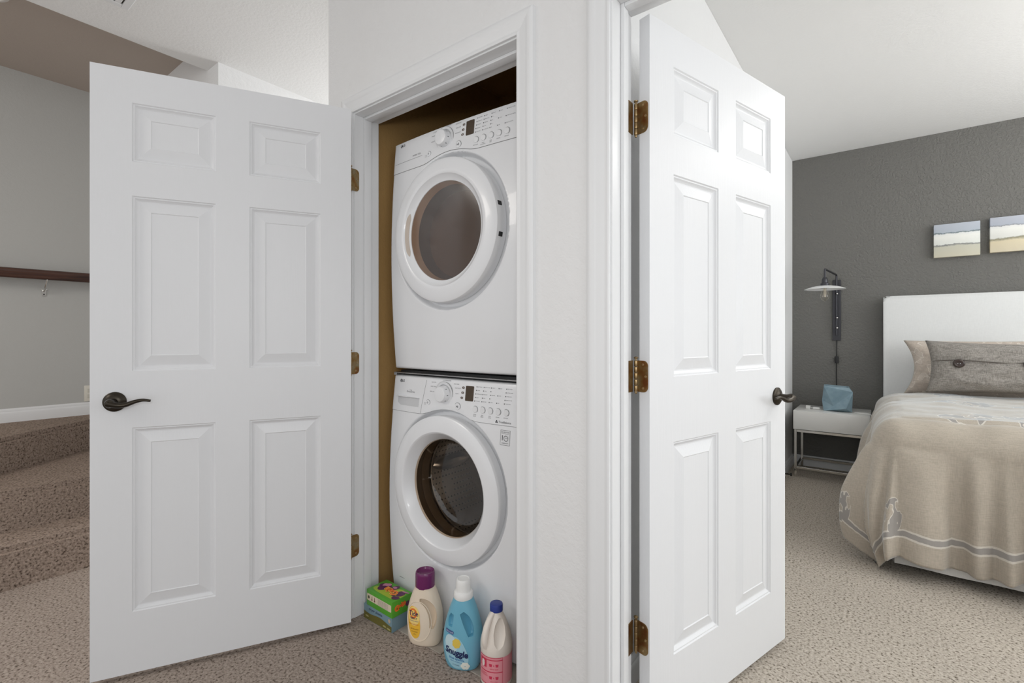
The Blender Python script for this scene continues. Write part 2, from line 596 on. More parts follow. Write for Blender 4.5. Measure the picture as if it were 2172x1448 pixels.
# ------------------------------------------------------------------ stairs
st = struct(bpy.data.objects.new('staircase', None), 'carpeted winding steps rising to the left wall'); C.objects.link(st)
def step(pts, z0, z1, r=0.028):
    """carpeted tread block; the first edge of pts (first two points) is the rounded nosing."""
    bm = nb()
    prism(bm, pts, z0, z1, 'z')
    bm.verts.ensure_lookup_table()
    top = [e for e in bm.edges if abs(e.verts[0].co.z - z1) < 1e-5 and abs(e.verts[1].co.z - z1) < 1e-5]
    P0, P1 = Vector(pts[0]), Vector(pts[1])
    es = [e for e in top if {tuple(round(c, 4) for c in v.co[:2]) for v in e.verts} == {tuple(round(c, 4) for c in P0), tuple(round(c, 4) for c in P1)}]
    if es: bmesh.ops.bevel(bm, geom=es, offset=r, segments=4, affect='EDGES')
    return obj('step', bm, M['stair_carpet'], st)
step([(-3.145, -3.0), (-3.145, HY0), (-4.55, HY0), (-4.55, -3.0)], 0.0, 0.193)
step([(-3.39, -3.0), (-3.39, HY0), (-4.55, HY0), (-4.55, -3.0)], 0.193, 0.389)
step([(-3.53, 0.0), (-4.42, 1.08), (-4.55, 1.08), (-4.55, 0.0)], 0.389, 0.583)
step([(-3.53, -3.0), (-3.53, 0.0), (-4.55, 0.0), (-4.55, -3.0)], 0.389, 0.583)

# ------------------------------------------------------------------ six panel doors
PX = [0.0, 0.110, 0.348, 0.452, 0.690]
PZ = [0.0, 0.205, 0.825, 1.015, 1.605, 1.720, 1.918]
def six_panel(name, label, pin, rz, width, ya, yb, z0=0.018, H=2.03):
    t = thing(name, label, 'door', pin, rz, kind='structure')
    X0 = 0.003
    xs = [0, 0.110 / 0.8 * width, 0.348 / 0.8 * width, 0.452 / 0.8 * width, 0.690 / 0.8 * width, width]
    zs = PZ + [H]
    bm = nb()
    STK = [(0, 0), (0.003, 0.0035), (0.0065, 0.0035), (0.0095, 0.007), (0.013, 0.0095), (0.0155, 0.0105)]
    pan = []
    for side, (y, s) in enumerate(((ya, 1), (yb, -1))):
        for i in range(5):
            for j in range(7):
                a, b, c, d = X0 + xs[i], X0 + xs[i + 1], z0 + zs[j], z0 + zs[j + 1]
                if i in (1, 3) and j in (1, 3, 5):
                    prev = None
                    for ins, dep in STK:
                        ring = [bm.verts.new((x, y + s * dep, z)) for x, z in ((a + ins, c + ins), (b - ins, c + ins), (b - ins, d - ins), (a + ins, d - ins))]
                        if prev:
                            for k in range(4):
                                bm.faces.new((prev[k], prev[(k + 1) % 4], ring[(k + 1) % 4], ring[k]))
                        prev = ring
                    if side == 0: pan.append((a, b, c, d))
                else:
                    bm.faces.new([bm.verts.new((x, y, z)) for x, z in ((a, c), (b, c), (b, d), (a, d))])
    a, b, c, d = X0, X0 + width, z0, z0 + H
    for q in (((a, ya, c), (a, yb, c), (a, yb, d), (a, ya, d)), ((b, ya, c), (b, yb, c), (b, yb, d), (b, ya, d)),
              ((a, ya, c), (b, ya, c), (b, yb, c), (a, yb, c)), ((a, ya, d), (b, ya, d), (b, yb, d), (a, yb, d))):
        bm.faces.new([bm.verts.new(p) for p in q])
    bmesh.ops.remove_doubles(bm, verts=bm.verts, dist=0.0001)
    slab = obj('door_frame', bm, M['door'], t, ang=18)
    for (a, b, c, d) in pan:
        pb = nb()
        for y, s in ((ya, 1), (yb, -1)):
            prev = None
            for ins, dep in ((0.0152, 0.0160), (0.0152, 0.0105), (0.019, 0.0105), (0.052, 0.0022), (0.0545, 0.0042)):
                ring = [pb.verts.new((x, y + s * dep, z)) for x, z in ((a + ins, c + ins), (b - ins, c + ins), (b - ins, d - ins), (a + ins, d - ins))]
                if prev:
                    for k in range(4):
                        pb.faces.new((prev[k], prev[(k + 1) % 4], ring[(k + 1) % 4], ring[k]))
                else:
                    pb.faces.new(ring)
                prev = ring
            pb.faces.new(prev)
        obj('panel', pb, M['door'], t, ang=8)
    return t

def hinge_leaf(w, h, th, r=0.015):
    return rrect(0, w, -h / 2, h / 2, r, 5, (1, 0, 0, 1))

P1, A1 = (-1.718, 1.161, 0), R(-118.1)
d1 = six_panel('door_1', 'open white six-panel closet door swung into the hall', P1, A1, 0.8156, 0.010, 0.045)
P2, A2 = (-0.566, 1.314, 0), R(74.0)
d2 = six_panel('door_2', 'open white six-panel bedroom door swung into the bedroom', P2, A2, 0.797, -0.045, -0.010)
W1 = Matrix.Translation(P1) @ Matrix.Rotation(A1, 4, 'Z')
W2 = Matrix.Translation(P2) @ Matrix.Rotation(A2, 4, 'Z')

def knuckle(zc, at, parent, name='hinge_pin'):
    bm = nb()
    for k in range(5):
        z0 = zc - 0.0445 + k * 0.0178
        lathe(bm, [(0, z0), (0.0052, z0 + 0.0006), (0.0055, z0 + 0.0012), (0.0055, z0 + 0.0166), (0.0052, z0 + 0.0172), (0, z0 + 0.0178)], 12, 'z', (at[0], at[1], 0))
    lathe(bm, [(0.003, zc + 0.0445), (0.003, zc + 0.049), (0.006, zc + 0.050), (0.0065, zc + 0.053), (0.004, zc + 0.055), (0, zc + 0.0555)], 12, 'z', (at[0], at[1], 0))
    lathe(bm, [(0, zc - 0.051), (0.003, zc - 0.0505), (0.0042, zc - 0.047), (0.0038, zc - 0.0445)], 12, 'z', (at[0], at[1], 0))
    return obj(name, bm, M['brass_light'], parent)

def screw(bmloc, axis, parent, s=1):
    bm = lathe(nb(), [(0, 0.0005 * s), (0.0016, 0.0005 * s), (0.002, 0.0013 * s), (0.0036, 0.001 * s), (0.004, 0)], 12, axis, bmloc)
    return obj('screw', bm, M['brass_light'], parent)

def hinge_1(zc):
    # leaf on the closet jamb (world coordinates brought into the door's frame)
    bm = nb()
    prism(bm, [(1.163 + a, zc + b) for a, b in hinge_leaf(0.038, 0.089, 0)], JL, JL + 0.0022, 'x')
    for v in bm.verts: v.co = W1.inverted() @ v.co
    h = obj('hinge', bm, M['brass'], d1)
    bm = nb()
    k = knuckle(zc, (0, 0.001), h)
    for dz, dy in ((0.031, 0.022), (0.0, 0.030), (-0.031, 0.022)):
        bm = lathe(nb(), [(0, 0.0008), (0.0016, 0.0008), (0.002, 0.0014), (0.0036, 0.0011), (0.004, 0)], 12, 'x', (JL + 0.0022, 1.163 + dy, zc + dz))
        for v in bm.verts: v.co = W1.inverted() @ v.co
        obj('screw', bm, M['brass_light'], h)
    bm = nb()

def hinge_2(zc):
    bm = nb()
    prism(bm, [(HY1 + 0.006 - a, zc + b) for a, b in hinge_leaf(0.040, 0.089, 0)], BL, BL + 0.0022, 'x')
    for v in bm.verts: v.co = W2.inverted() @ v.co
    prism(bm, [(-0.006 - a, zc + b) for a, b in hinge_leaf(0.034, 0.089, 0)], 0.0008, 0.003, 'x')
    # bent tongues that reach the knuckle
    for k in range(5):
        z0 = zc - 0.0445 + k * 0.0178
        box(bm, -0.0008 if k % 2 else 0.0, 0.003, -0.0075, -0.003, z0 + 0.001, z0 + 0.0168)
    h = obj('hinge', bm, M['brass'], d2)
    knuckle(zc, (0, 0), h)
    for dz, dy in ((0.033, -0.024), (0.0, -0.0325), (-0.033, -0.024)):
        bm = lathe(nb(), [(0, -0.0008), (0.0016, -0.0008), (0.002, -0.0014), (0.0036, -0.0011), (0.004, 0)], 12, 'x', (0.0008, dy, zc + dz))
        obj('screw', bm, M['brass_light'], h)
for z in (1.786, 1.040, 0.296):
    hinge_1(z)
for z in (1.768, 1.038, 0.300):
    hinge_2(z)

def lever(parent, xh, zh, yf, s):
    """rosette, neck and wavy lever on the face y = yf; s = outward sign along y; lever points to the hinge."""
    bm = lathe(nb(), [(0.0325, 0), (0.0325, s * 0.004), (0.0305, s * 0.006), (0.0285, s * 0.0065), (0.026, s * 0.009), (0.020, s * 0.0125), (0.0145, s * 0.0145), (0, s * 0.015)], 40, 'y', (xh, yf, zh))
    h = obj('door_handle', bm, M['bronze'], parent)
    h['label'] = 'dark bronze lever handle'
    y1 = yf + s * 0.052
    bm = lathe(nb(), [(0.0125, s * 0.012), (0.0105, s * 0.02), (0.0105, s * 0.036), (0.013, s * 0.044), (0.0145, s * 0.051), (0.012, s * 0.058), (0.006, s * 0.0615), (0, s * 0.062)], 24, 'y', (xh, yf, zh))
    obj('neck', bm, M['bronze'], h)
    pts = spline([(xh + 0.004, y1, zh), (xh - 0.018, y1 + s * 0.002, zh - 0.006), (xh - 0.040, y1, zh - 0.0065), (xh - 0.064, y1 - s * 0.002, zh + 0.002), (xh - 0.086, y1 - s * 0.003, zh + 0.0065), (xh - 0.108, y1 - s * 0.004, zh + 0.003)], 6)
    n = len(pts)
    rad = [0.0115 - 0.0075 * (i / (n - 1)) ** 0.8 for i in range(n)]
    bm = tube(nb(), pts, rad, 14, flat=1.0, up=(0, 0, 1))
    c = Vector((0, y1, 0))
    for v in bm.verts: v.co.y = y1 + (v.co.y - y1) * 1.15
    obj('lever', bm, M['bronze'], h)
lever(d1, 0.003 + 0.8156 - 0.066, 0.933, 0.045, 1)
lever(d2, 0.003 + 0.797 - 0.064, 0.930, -0.045, -1)

# ------------------------------------------------------------------ laundry machines
MW = 0.686
def machine(kind, label, z0, H, zc, pb, archr):
    t = thing('clothes_dryer' if kind == 'dryer' else 'washing_machine', label, 'dryer' if kind == 'dryer' else 'washer', (-1.33, 1.358, z0))
    hw = MW / 2
    def front(x, z):
        u = min(1.0, abs(x) / hw)
        q = max(0.0, min(1.0, z / H))
        amp = 0.044 if kind == 'washer' else 0.034
        b = amp * sin(PI * (0.06 + 0.88 * q)) ** 0.9 + 0.012 * (1 - u * u)
        rr = math.hypot(x, z - zc)
        w = max(0.0, min(1.0, (0.3015 - rr) / 0.014))
        return -b + 0.030 * w * w * (3 - 2 * w)
    def edge_round(x, z):
        d = min(hw - abs(x), H - z, z - 0.008)
        r = 0.012
        if d < r:
            return r - math.sqrt(max(0, r * r - (r - d) ** 2))
        return 0
    bm = nb()
    nx, nz = 180, 240
    def warp(i, n):
        s = i / n
        return s
    xs = [-hw + MW * (i / nx) for i in range(nx + 1)]
    xs = sorted(set([-hw, -hw + 0.002, -hw + 0.005, -hw + 0.009] + xs[1:-1] + [hw - 0.009, hw - 0.005, hw - 0.002, hw]))
    zs = [0.008 + (H - 0.008) * j / nz for j in range(nz + 1)]
    zs = sorted(set([0.008, 0.010, 0.013, 0.017] + zs[1:-1] + [H - 0.009, H - 0.005, H - 0.002, H]))
    V = [[None] * len(xs) for _ in zs]
    for j, z in enumerate(zs):
        for i, x in enumerate(xs):
            V[j][i] = bm.verts.new((x, front(x, z) + edge_round(x, z), z))
    for j in range(len(zs) - 1):
        for i in range(len(xs) - 1):
            x, z = (xs[i] + xs[i + 1]) / 2, (zs[j] + zs[j + 1]) / 2
            if math.hypot(x, z - zc) < 0.212: continue
            bm.faces.new((V[j][i], V[j][i + 1], V[j + 1][i + 1], V[j + 1][i]))
    # sides, top, bottom, back
    D = 0.62
    def back(v): return bm.verts.new((v.co.x, D, v.co.z))
    loop = [V[0][i] for i in range(len(xs))] + [V[j][-1] for j in range(1, len(zs))] + [V[-1][i] for i in range(len(xs) - 2, -1, -1)] + [V[j][0] for j in range(len(zs) - 2, 0, -1)]
    bl = [back(v) for v in loop]
    k = len(loop)
    for i in range(k):
        bm.faces.new((loop[i], loop[(i + 1) % k], bl[(i + 1) % k], bl[i]))
    bm.faces.new(bl)
    obj('body', bm, M['appliance'], t, ang=50)
    if kind == 'washer':
        for sx in (-0.28, 0.28):
            for y in (0.06, 0.56):
                obj('foot', lathe(nb(), [(0, -0.0), (0.022, 0.0), (0.022, 0.006), (0.012, 0.009), (0, 0.009)], 16, 'z', (sx, y, 0)), M['black'], t)

    # control panel outline: baseline with an arch over the door
    def lower(x):
        rr = archr * archr - x * x
        a = zc + math.sqrt(rr) if rr > 0 else -9
        base_z = pb
        # smooth maximum
        kk = 0.006
        return base_z + kk * math.log(1 + math.exp(max(-40, min(40, (a - base_z) / kk))))
    bm = nb()
    n = 120
    px0 = -hw + 0.0045
    prevc = None
    zt = H - 0.005
    for i in range(n + 1):
        x = px0 + (2 * -px0) * i / n
        col = []
        zl = lower(x) + 0.0014
        for q in range(13):
            z = zl + (zt - zl) * q / 12
            col.append(bm.verts.new((x, front(x, z) + edge_round(x, z) - 0.0016, z)))
        col = [bm.verts.new((x, front(x, zl) + 0.004, zl))] + col + [bm.verts.new((x, front(x, zt) + 0.006, zt))]
        if prevc:
            for q in range(len(col) - 1):
                bm.faces.new((prevc[q], col[q], col[q + 1], prevc[q + 1]))
        prevc = col
    cp = obj('control_panel', bm, M['appliance'], t, ang=60)
    # dark joint under the panel
    bm = nb()
    prevc = None
    for i in range(n + 1):
        x = px0 + (2 * -px0) * i / n
        z = lower(x)
        c = [bm.verts.new((x, front(x, z) - 0.0006, z - 0.0001)), bm.verts.new((x, front(x, z) - 0.0006, z + 0.0012))]
        if prevc: bm.faces.new((prevc[0], c[0], c[1], prevc[1]))
        prevc = c
    obj('panel_joint', bm, M['seam'], t, smooth=False)
    surf = lambda x, z: front(x, z) + edge_round(x, z) - 0.0016
    dz = H - 0.980
    # logo
    bm = super_patch(nb(), -0.2905, 0.9585 + dz, 0.0064, 0.0064, surf, 0.0006, 2, 24, 2)
    lg = obj('logo', bm, M['print_dark'], cp, smooth=False)
    bm = nb()
    super_patch(bm, -0.2925, 0.9603 + dz, 0.0012, 0.0012, surf, 0.0011, 2, 10, 1)
    box(bm, -0.2912, -0.2898, surf(-0.29, 0.958 + dz) - 0.0012, surf(-0.29, 0.958 + dz) - 0.0008, 0.9545 + dz, 0.9625 + dz)
    box(bm, -0.2898, -0.2868, surf(-0.29, 0.958 + dz) - 0.0012, surf(-0.29, 0.958 + dz) - 0.0008, 0.9545 + dz, 0.9556 + dz)
    obj('logo_mark', bm, M['appliance'], cp, smooth=False)
    text_on('lettering', 'LG', 0.0138, -0.2758, 0.9585 + dz, surf, 0.0006, M['print_dark'], cp, bold=0.0003)
    # dial
    kc = (-0.0235, 0.9225 + dz)
    ky = surf(*kc)
    bm = lathe(nb(), [(0.0465, -0.0005), (0.0465, -0.0015), (0.0445, -0.0022), (0.041, -0.0012), (0.0365, -0.0008)], 64, 'y', (kc[0], ky, kc[1]))
    obj('dial_ring', bm, M['appliance_shade'], cp)
    bm = lathe(nb(), [(0.0475, -0.0001), (0.0475, -0.0009), (0.0463, -0.0009), (0.0463, -0.0001)], 64, 'y', (kc[0], ky, kc[1]), R(-20), R(190))
    obj('dial_outline', bm, M['seam'], cp)
    bm = lathe(nb(), [(0.0335, 0.0), (0.0325, -0.006), (0.031, -0.016), (0.0295, -0.024), (0.0275, -0.0265), (0.022, -0.0275), (0, -0.028)], 64, 'y', (kc[0], ky, kc[1]))
    kn = obj('dial', bm, M['appliance'], cp)
    for a in (100, 40, -5, -52, -100, 160, 215):
        ca, sa = cos(R(a)), sin(R(a))
        bm = nb()
        lathe(bm, [(0, -0.0008), (0.0042, -0.0004), (0.0044, 0.0006)], 12, 'y', (0, 0, 0), sx=1.0, sy=0.42)
        Mx = Matrix.Translation((kc[0] + 0.0312 * ca, ky - 0.012, kc[1] + 0.0312 * sa)) @ Matrix.Rotation(-R(a), 4, 'Y') @ Matrix.Rotation(R(84), 4, 'Z')
        for v in bm.verts: v.co = Mx @ v.co
        obj('grip_dimple', bm, M['print'], kn)
    # display
    bm = prism(nb(), rrect(0.0885, 0.1275, 0.9055 + dz, 0.9605 + dz, 0.003, 3), 0.0, -0.0012, 'y')
    for v in bm.verts: v.co.y += surf(v.co.x, v.co.z)
    obj('display', bm, M['display'], cp, smooth=False)
    for q in range(3):
        bm = super_patch(nb(), 0.0757 - 0.0022 * q, 0.9527 + dz - 0.0188 * q, 0.0062, 0.0043, surf, 0.0008, 2.6, 24, 2)
        il = obj('indicator_light', bm, mat('indicator_brown', (92, 76, 66), 0.3) if 'ind' not in M else M['ind'], cp, smooth=False)
        M['ind'] = il.data.materials[0]
        bm = super_patch(nb(), 0.0768 - 0.0022 * q, 0.9527 + dz - 0.0188 * q, 0.0016, 0.0022, surf, 0.0012, 2.6, 10, 1)
        obj('indicator_icon', bm, M['pale'], cp, smooth=False)
    # selector buttons
    for q in range(5):
        bx, bz = 0.1405 + 0.0349 * q, 0.8782 + dz
        by = surf(bx, bz)
        bm = lathe(nb(), [(0.0118, 0.0), (0.0115, -0.002), (0.0102, -0.0034), (0.006, -0.0036), (0, -0.0034)], 28, 'y', (bx, by, bz))
        b_ = obj('button', bm, M['appliance'], cp)
        bm = lathe(nb(), [(0.0129, -0.0002), (0.0129, -0.0008), (0.0119, -0.0008)], 28, 'y', (bx, by, bz), R(-70), R(120))
        obj('button_outline', bm, M['seam'], b_)
    for nm, bx, bz, r in (('power_button', -0.1085, 0.8825, 0.0105), ('start_button', 0.0535, 0.8812, 0.0135)):
        bz += dz
        by = surf(bx, bz)
        bm = lathe(nb(), [(r, 0.0), (r * 0.96, -0.002), (r * 0.85, -0.0034), (r * 0.5, -0.0036), (0, -0.0034)], 28, 'y', (bx, by, bz))
        b_ = obj(nm, bm, M['appliance'], cp)
        bm = lathe(nb(), [(r * 1.09, -0.0002), (r * 1.09, -0.0008), (r * 1.01, -0.0008)], 28, 'y', (bx, by, bz), R(-40), R(150))
        obj('button_outline', bm, M['seam'], b_)
        bm = nb()
        s0 = lambda x, z: by - 0.0036
        if nm == 'power_button':
            lathe(bm, [(0.0036, -0.0042), (0.0036, -0.0045), (0.0029, -0.0045)], 20, 'y', (bx, by, bz), R(120), R(420))
            box(bm, bx - 0.0004, bx + 0.0004, by - 0.0046, by - 0.0042, bz, bz + 0.0042)
        else:
            prism(bm, [(bx - 0.005, bz - 0.004), (bx + 0.0005, bz), (bx - 0.005, bz + 0.004)], by - 0.0042, by - 0.0046)
            box(bm, bx + 0.0018, bx + 0.003, by - 0.0046, by - 0.0042, bz - 0.004, bz + 0.004)
            box(bm, bx + 0.0042, bx + 0.0054, by - 0.0046, by - 0.0042, bz - 0.004, bz + 0.004)
        obj('button_symbol', bm, M['print'], b_, smooth=False)
    # printed legends
    cols = [0.1400, 0.1737, 0.2075, 0.2410, 0.2745]
    if kind == 'washer':
        led = [['HOT/COLD', 'WARM', 'WARM/COLD', 'COLD', 'TAP COLD'], ['EXTRA HIGH', 'HIGH', 'MEDIUM', 'LOW', 'NO SPIN'], ['HEAVY', '-', 'NORMAL', '-', 'LIGHT'], ['HIGH', None, 'LOW', None, 'OFF'], ['PRE WASH', 'EXTRA RINSE', 'RINSE+SPIN', 'STAIN CYCLE', 'TUB CLEAN']]
        ticks = [('DELICATES', -0.085, 0.9636), ('HAND WASH', -0.086, 0.9468), ('SPEED WASH', -0.0885, 0.9269), ('COTTON/NORMAL', -0.0141, 0.9738), ('PERM PRESS', 0.0395, 0.9634), ('HEAVY DUTY', 0.0480, 0.9484), ('BULKY', 0.0457, 0.9285)]
        low = ['WASH|RINSE', 'SPIN|SPEED', 'SOIL|LEVEL', 'SIGNAL', 'OPTION']
    else:
        led = [['VERY DRY', 'MORE DRY', 'NORMAL', 'LESS DRY', 'DAMP DRY'], ['HIGH', 'MED HIGH', 'MEDIUM', 'LOW', 'ULTRA LOW'], ['60 MIN', '50', '40', '30', '20'], ['HIGH', None, 'LOW', None, 'OFF'], ['WRINKLE CARE', None, 'DAMP DRY SIGNAL', None, 'REDUCE STATIC']]
        ticks = [('COTTON', -0.082, 0.9636), ('PERM PRESS', -0.0855, 0.9490), ('DELICATES', -0.0875, 0.9269), ('COTTON/NORMAL', -0.0141, 0.9726), ('SENSOR DRY', 0.0480, 0.9650), ('SPEED DRY', 0.0480, 0.9484), ('FRESHEN UP', 0.0457, 0.9285)]
        low = ['DRY LEVEL', 'TEMP|CONTROL', 'TIME|DRY', 'SIGNAL', 'OPTION']
    items, dots = [], nb()
    for c in range(5):
        for r_ in range(5):
            w = led[c][r_]
            if not w: continue
            x = cols[c] - 0.0014 * r_ + 0.001
            z = 0.9597 - 0.0129 * r_ + dz
            super_patch(dots, x, z, 0.0017, 0.0019, surf, 0.0007, 4, 8, 1)
            items.append((w, 0.0042, x + 0.004, z, 'LEFT'))
        for q, w in enumerate(low[c].split('|')):
            items.append((w, 0.0050, 0.1395 + 0.0349 * c, 0.8595 - 0.0055 * q + dz, 'CENTER'))
    for w, x, z in ticks:
        items.append((w, 0.0052, x, z + dz, 'CENTER'))
    if kind == 'dryer':
        items.append(('sensor dry', 0.0115, -0.186, 0.8995 + dz, 'CENTER'))
    else:
        items.append(('DirectDrive', 0.0105, -0.2215, 0.9165 + dz, 'CENTER'))
        items.append(('Inverter', 0.005, -0.2215, 0.9235 + dz, 'CENTER'))
    items.append(('CHILD', 0.0042, -0.1270, 0.8795 + dz, 'CENTER'))
    items.append(('LOCK', 0.0042, -0.1270, 0.8745 + dz, 'CENTER'))
    obj('dot_marks', dots, M['print_dark'], cp, smooth=False)['kind'] = 'stuff'
    obj('lettering', merge_text(items, surf, 0.0006), M['print'], cp, smooth=False)['kind'] = 'stuff'
    if kind == 'dryer':
        bm = nb(); pv = None
        for i in range(21):
            x = -0.325 + 0.175 * i / 20
            z = 0.885 + dz + 0.002 * i / 20
            c = [bm.verts.new((x, surf(x, z) - 0.0004, z - 0.0006)), bm.verts.new((x, surf(x, z) - 0.0004, z + 0.0006))]
            if pv: bm.faces.new((pv[0], c[0], c[1], pv[1]))
            pv = c
        obj('panel_line', bm, M['print'], cp, smooth=False)
    else:
        text_on('lettering', 'TrueBalance', 0.0105, 0.2765, 0.8495, surf, 0.0006, M['print_dark'], cp)
        bm = nb()
        for a in (90, 210, 330):
            super_patch(bm, 0.2410 + 0.0032 * cos(R(a)), 0.8495 + 0.0032 * sin(R(a)), 0.0026, 0.0026, surf, 0.0006, 2, 12, 1)
        obj('emblem', bm, M['print_dark'], cp, smooth=False)
        # detergent drawer front with scooped handle
        bm = nb(); pv = None
        for i in range(15):
            q = i / 14
            x, z = -0.128 - 0.0235 * q, 0.975 - 0.134 * q
            c = [bm.verts.new((x - 0.0006, surf(x, z) - 0.0004, z)), bm.verts.new((x + 0.0006, surf(x, z) - 0.0004, z))]
            if pv: bm.faces.new((pv[0], c[0], c[1], pv[1]))
            pv = c
        dw = obj('drawer_joint', bm, M['seam'], cp, smooth=False)
        bm = nb()
        top, bot = [], []
        for i in range(33):
            q = i / 32
            x = -0.303 + 0.139 * q
            zt_ = 0.8995 - 0.0022 * sin(q * PI * 5) ** 2 * (q < 0.95)
            zb_ = 0.864 + 0.012 * (1 - min(1, q * 5)) ** 2
            top.append((x, zt_)); bot.append((x + 0.004 * (0.5 - q), zb_))
        pv = None
        for (x1, z1), (x2, z2) in zip(top, bot):
            c = [bm.verts.new((x1, surf(x1, z1) - 0.0012, z1)), bm.verts.new((x1, surf(x1, z1) - 0.0006, z1 - 0.003)), bm.verts.new((x2, surf(x2, z2) - 0.0008, z2))]
            if pv:
                bm.faces.new((pv[0], c[0], c[1], pv[1])); bm.faces.new((pv[1], c[1], c[2], pv[2]))
            pv = c
        obj('drawer_handle', bm, M['pale'], cp, smooth=False)
        bm = nb()
        box(bm, -0.304, -0.163, surf(-0.23, 0.9) - 0.0075, surf(-0.23, 0.9) + 0.004, 0.8992, 0.9022, 0.001, 1)
        obj('drawer_lip', bm, M['appliance'], cp)
        # warranty sticker
        sf = lambda x, z: front(x, z)
        bm = nb()
        x0, x1, z1, z2 = 0.2605, 0.3010, 0.772, 0.8235
        def sq(a, b, c, d, e):
            vs = [bm.verts.new((x, sf(x, z) - e, z)) for x, z in ((a, c), (b, c), (b, d), (a, d))]
            bm.faces.new(vs)
        sq(x0, x1, z1, z2, 0.0006)
        sk = obj('sticker', bm, mat('sticker_white', (228, 229, 231), 0.4), t, smooth=False)
        bm = nb()
        w = 0.0009
        for a, b, c, d in ((x0, x1, z1, z1 + w), (x0, x1, z2 - w, z2), (x0, x0 + w, z1, z2), (x1 - w, x1, z1, z2), (x0 + 0.004, x1 - 0.004, z2 - 0.0125, z2 - 0.0119)):
            sq(a, b, c, d, 0.0010)
        obj('sticker_border', bm, M['print_dark'], sk, smooth=False)
        xm = (x0 + x1) / 2
        obj('sticker_lettering', merge_text([('DD MOTOR', 0.0062, xm, z2 - 0.0072, 'CENTER'), ('WARRANTY', 0.0052, xm, z1 + 0.0068, 'CENTER'), ('1', 0.026, xm - 0.0118, xm * 0 + (z1 + z2) / 2 - 0.002, 'CENTER'), ('YEAR', 0.0044, xm + 0.0045, (z1 + z2) / 2 - 0.002, 'CENTER')], sf, 0.0011), M['print_dark'], sk, smooth=False)
        bm = lathe(nb(), [(0.0098, 0), (0.0082, 0)], 32, 'y', (xm + 0.0045, sf(xm, 0.797) - 0.0030, (z1 + z2) / 2 - 0.002))
        obj('sticker_numeral', bm, M['print_dark'], sk, smooth=False)

    # door ring, glass bowl, drum
    yd = front(0.5 * MW, zc) - 0.008
    yd = -(0.044 if kind == 'washer' else 0.034) + 0.004
    prof = [(0.214, yd + 0.02), (0.276, yd + 0.016), (0.2785, yd - 0.012), (0.2785, yd - 0.020), (0.2765, yd - 0.0255), (0.272, yd - 0.028), (0.250, yd - 0.0325), (0.226, yd - 0.0355), (0.219, yd - 0.0355), (0.2145, yd - 0.033), (0.211, yd - 0.028), (0.193, yd - 0.006), (0.189, yd + 0.004), (0.184, yd + 0.012)]
    if kind == 'dryer':
        prof = [(0.214, yd + 0.02), (0.272, yd + 0.014), (0.2730, yd - 0.008), (0.2730, yd - 0.030), (0.2705, yd - 0.035), (0.266, yd - 0.0375), (0.250, yd - 0.0405), (0.228, yd - 0.044), (0.216, yd - 0.0445), (0.2115, yd - 0.0425), (0.208, yd - 0.038), (0.193, yd - 0.027), (0.188, yd - 0.025), (0.186, yd - 0.015), (0.182, yd + 0.012)]
    dr = obj('door', lathe(nb(), prof, 112, 'y', (0, 0, zc)), M['appliance'], t, ang=28)
    if kind == 'washer':
        bowl = [(0.186, yd + 0.004), (0.183, yd + 0.012), (0.172, yd + 0.050), (0.160, yd + 0.074), (0.148, yd + 0.080), (0.10, yd + 0.084), (0.05, yd + 0.086), (0, yd + 0.0865)]
    else:
        bowl = [(0.1875, yd - 0.022), (0.150, yd - 0.0225), (0.10, yd - 0.0228), (0.05, yd - 0.023), (0, yd - 0.023)]
    obj('door_glass', lathe(nb(), bowl, 80, 'y', (0, 0, zc)), M[kind + '_glass'], dr)
    if kind == 'washer':
        gs = [(0.214, yd + 0.022), (0.203, yd + 0.028), (0.200, yd + 0.046), (0.206, yd + 0.060), (0.200, yd + 0.074), (0.197, yd + 0.090), (0.204, yd + 0.104), (0.214, yd + 0.112)]
        obj('door_gasket', lathe(nb(), gs, 72, 'y', (0, 0, zc)), M['rubber'], t)
        prof = [(0.2045, yd + 0.116), (0.207, yd + 0.111), (0.212, yd + 0.115), (0.245, yd + 0.128), (0.250, yd + 0.142), (0.250, yd + 0.42), (0.235, yd + 0.45), (0.10, yd + 0.435), (0, yd + 0.43)]
        dm = obj('drum', lathe(nb(), prof, 96, 'y', (0, 0, zc)), M['steel'], t)
        # raised lifters and rows of perforations
        for k in range(3):
            a = R(-62 + 120 * k)
            bm = nb()
            lathe(bm, [(0, 0.0), (0.020, 0.004), (0.030, 0.018), (0.036, 0.04)], 16, 'z', (0, 0, 0), sx=1, sy=3.4)
            Mx = Matrix.Translation((0.218 * cos(a), yd + 0.28, zc + 0.218 * sin(a))) @ Matrix.Rotation(-a + PI / 2, 4, 'Y')
            for v in bm.verts: v.co = Mx @ v.co
            obj('lifter', bm, M['steel'], dm)
        holes = nb()
        for ia in range(66):
            if ia % 11 in (0, 10): continue
            a = 2 * PI * ia / 66
            for iy in range(13):
                if (iy in (4, 5) and ia % 11 in (3, 4, 5)): continue
                y = yd + 0.155 + 0.0195 * iy + (0.006 if ia % 2 else 0)
                r = 0.2488
                c = Vector((r * cos(a), y, zc + r * sin(a)))
                e1 = Vector((0, 1, 0)); e2 = Vector((-sin(a), 0, cos(a)))
                holes.faces.new([holes.verts.new(c + (e1 * cos(q * PI / 3) + e2 * sin(q * PI / 3)) * 0.0042) for q in range(6)])
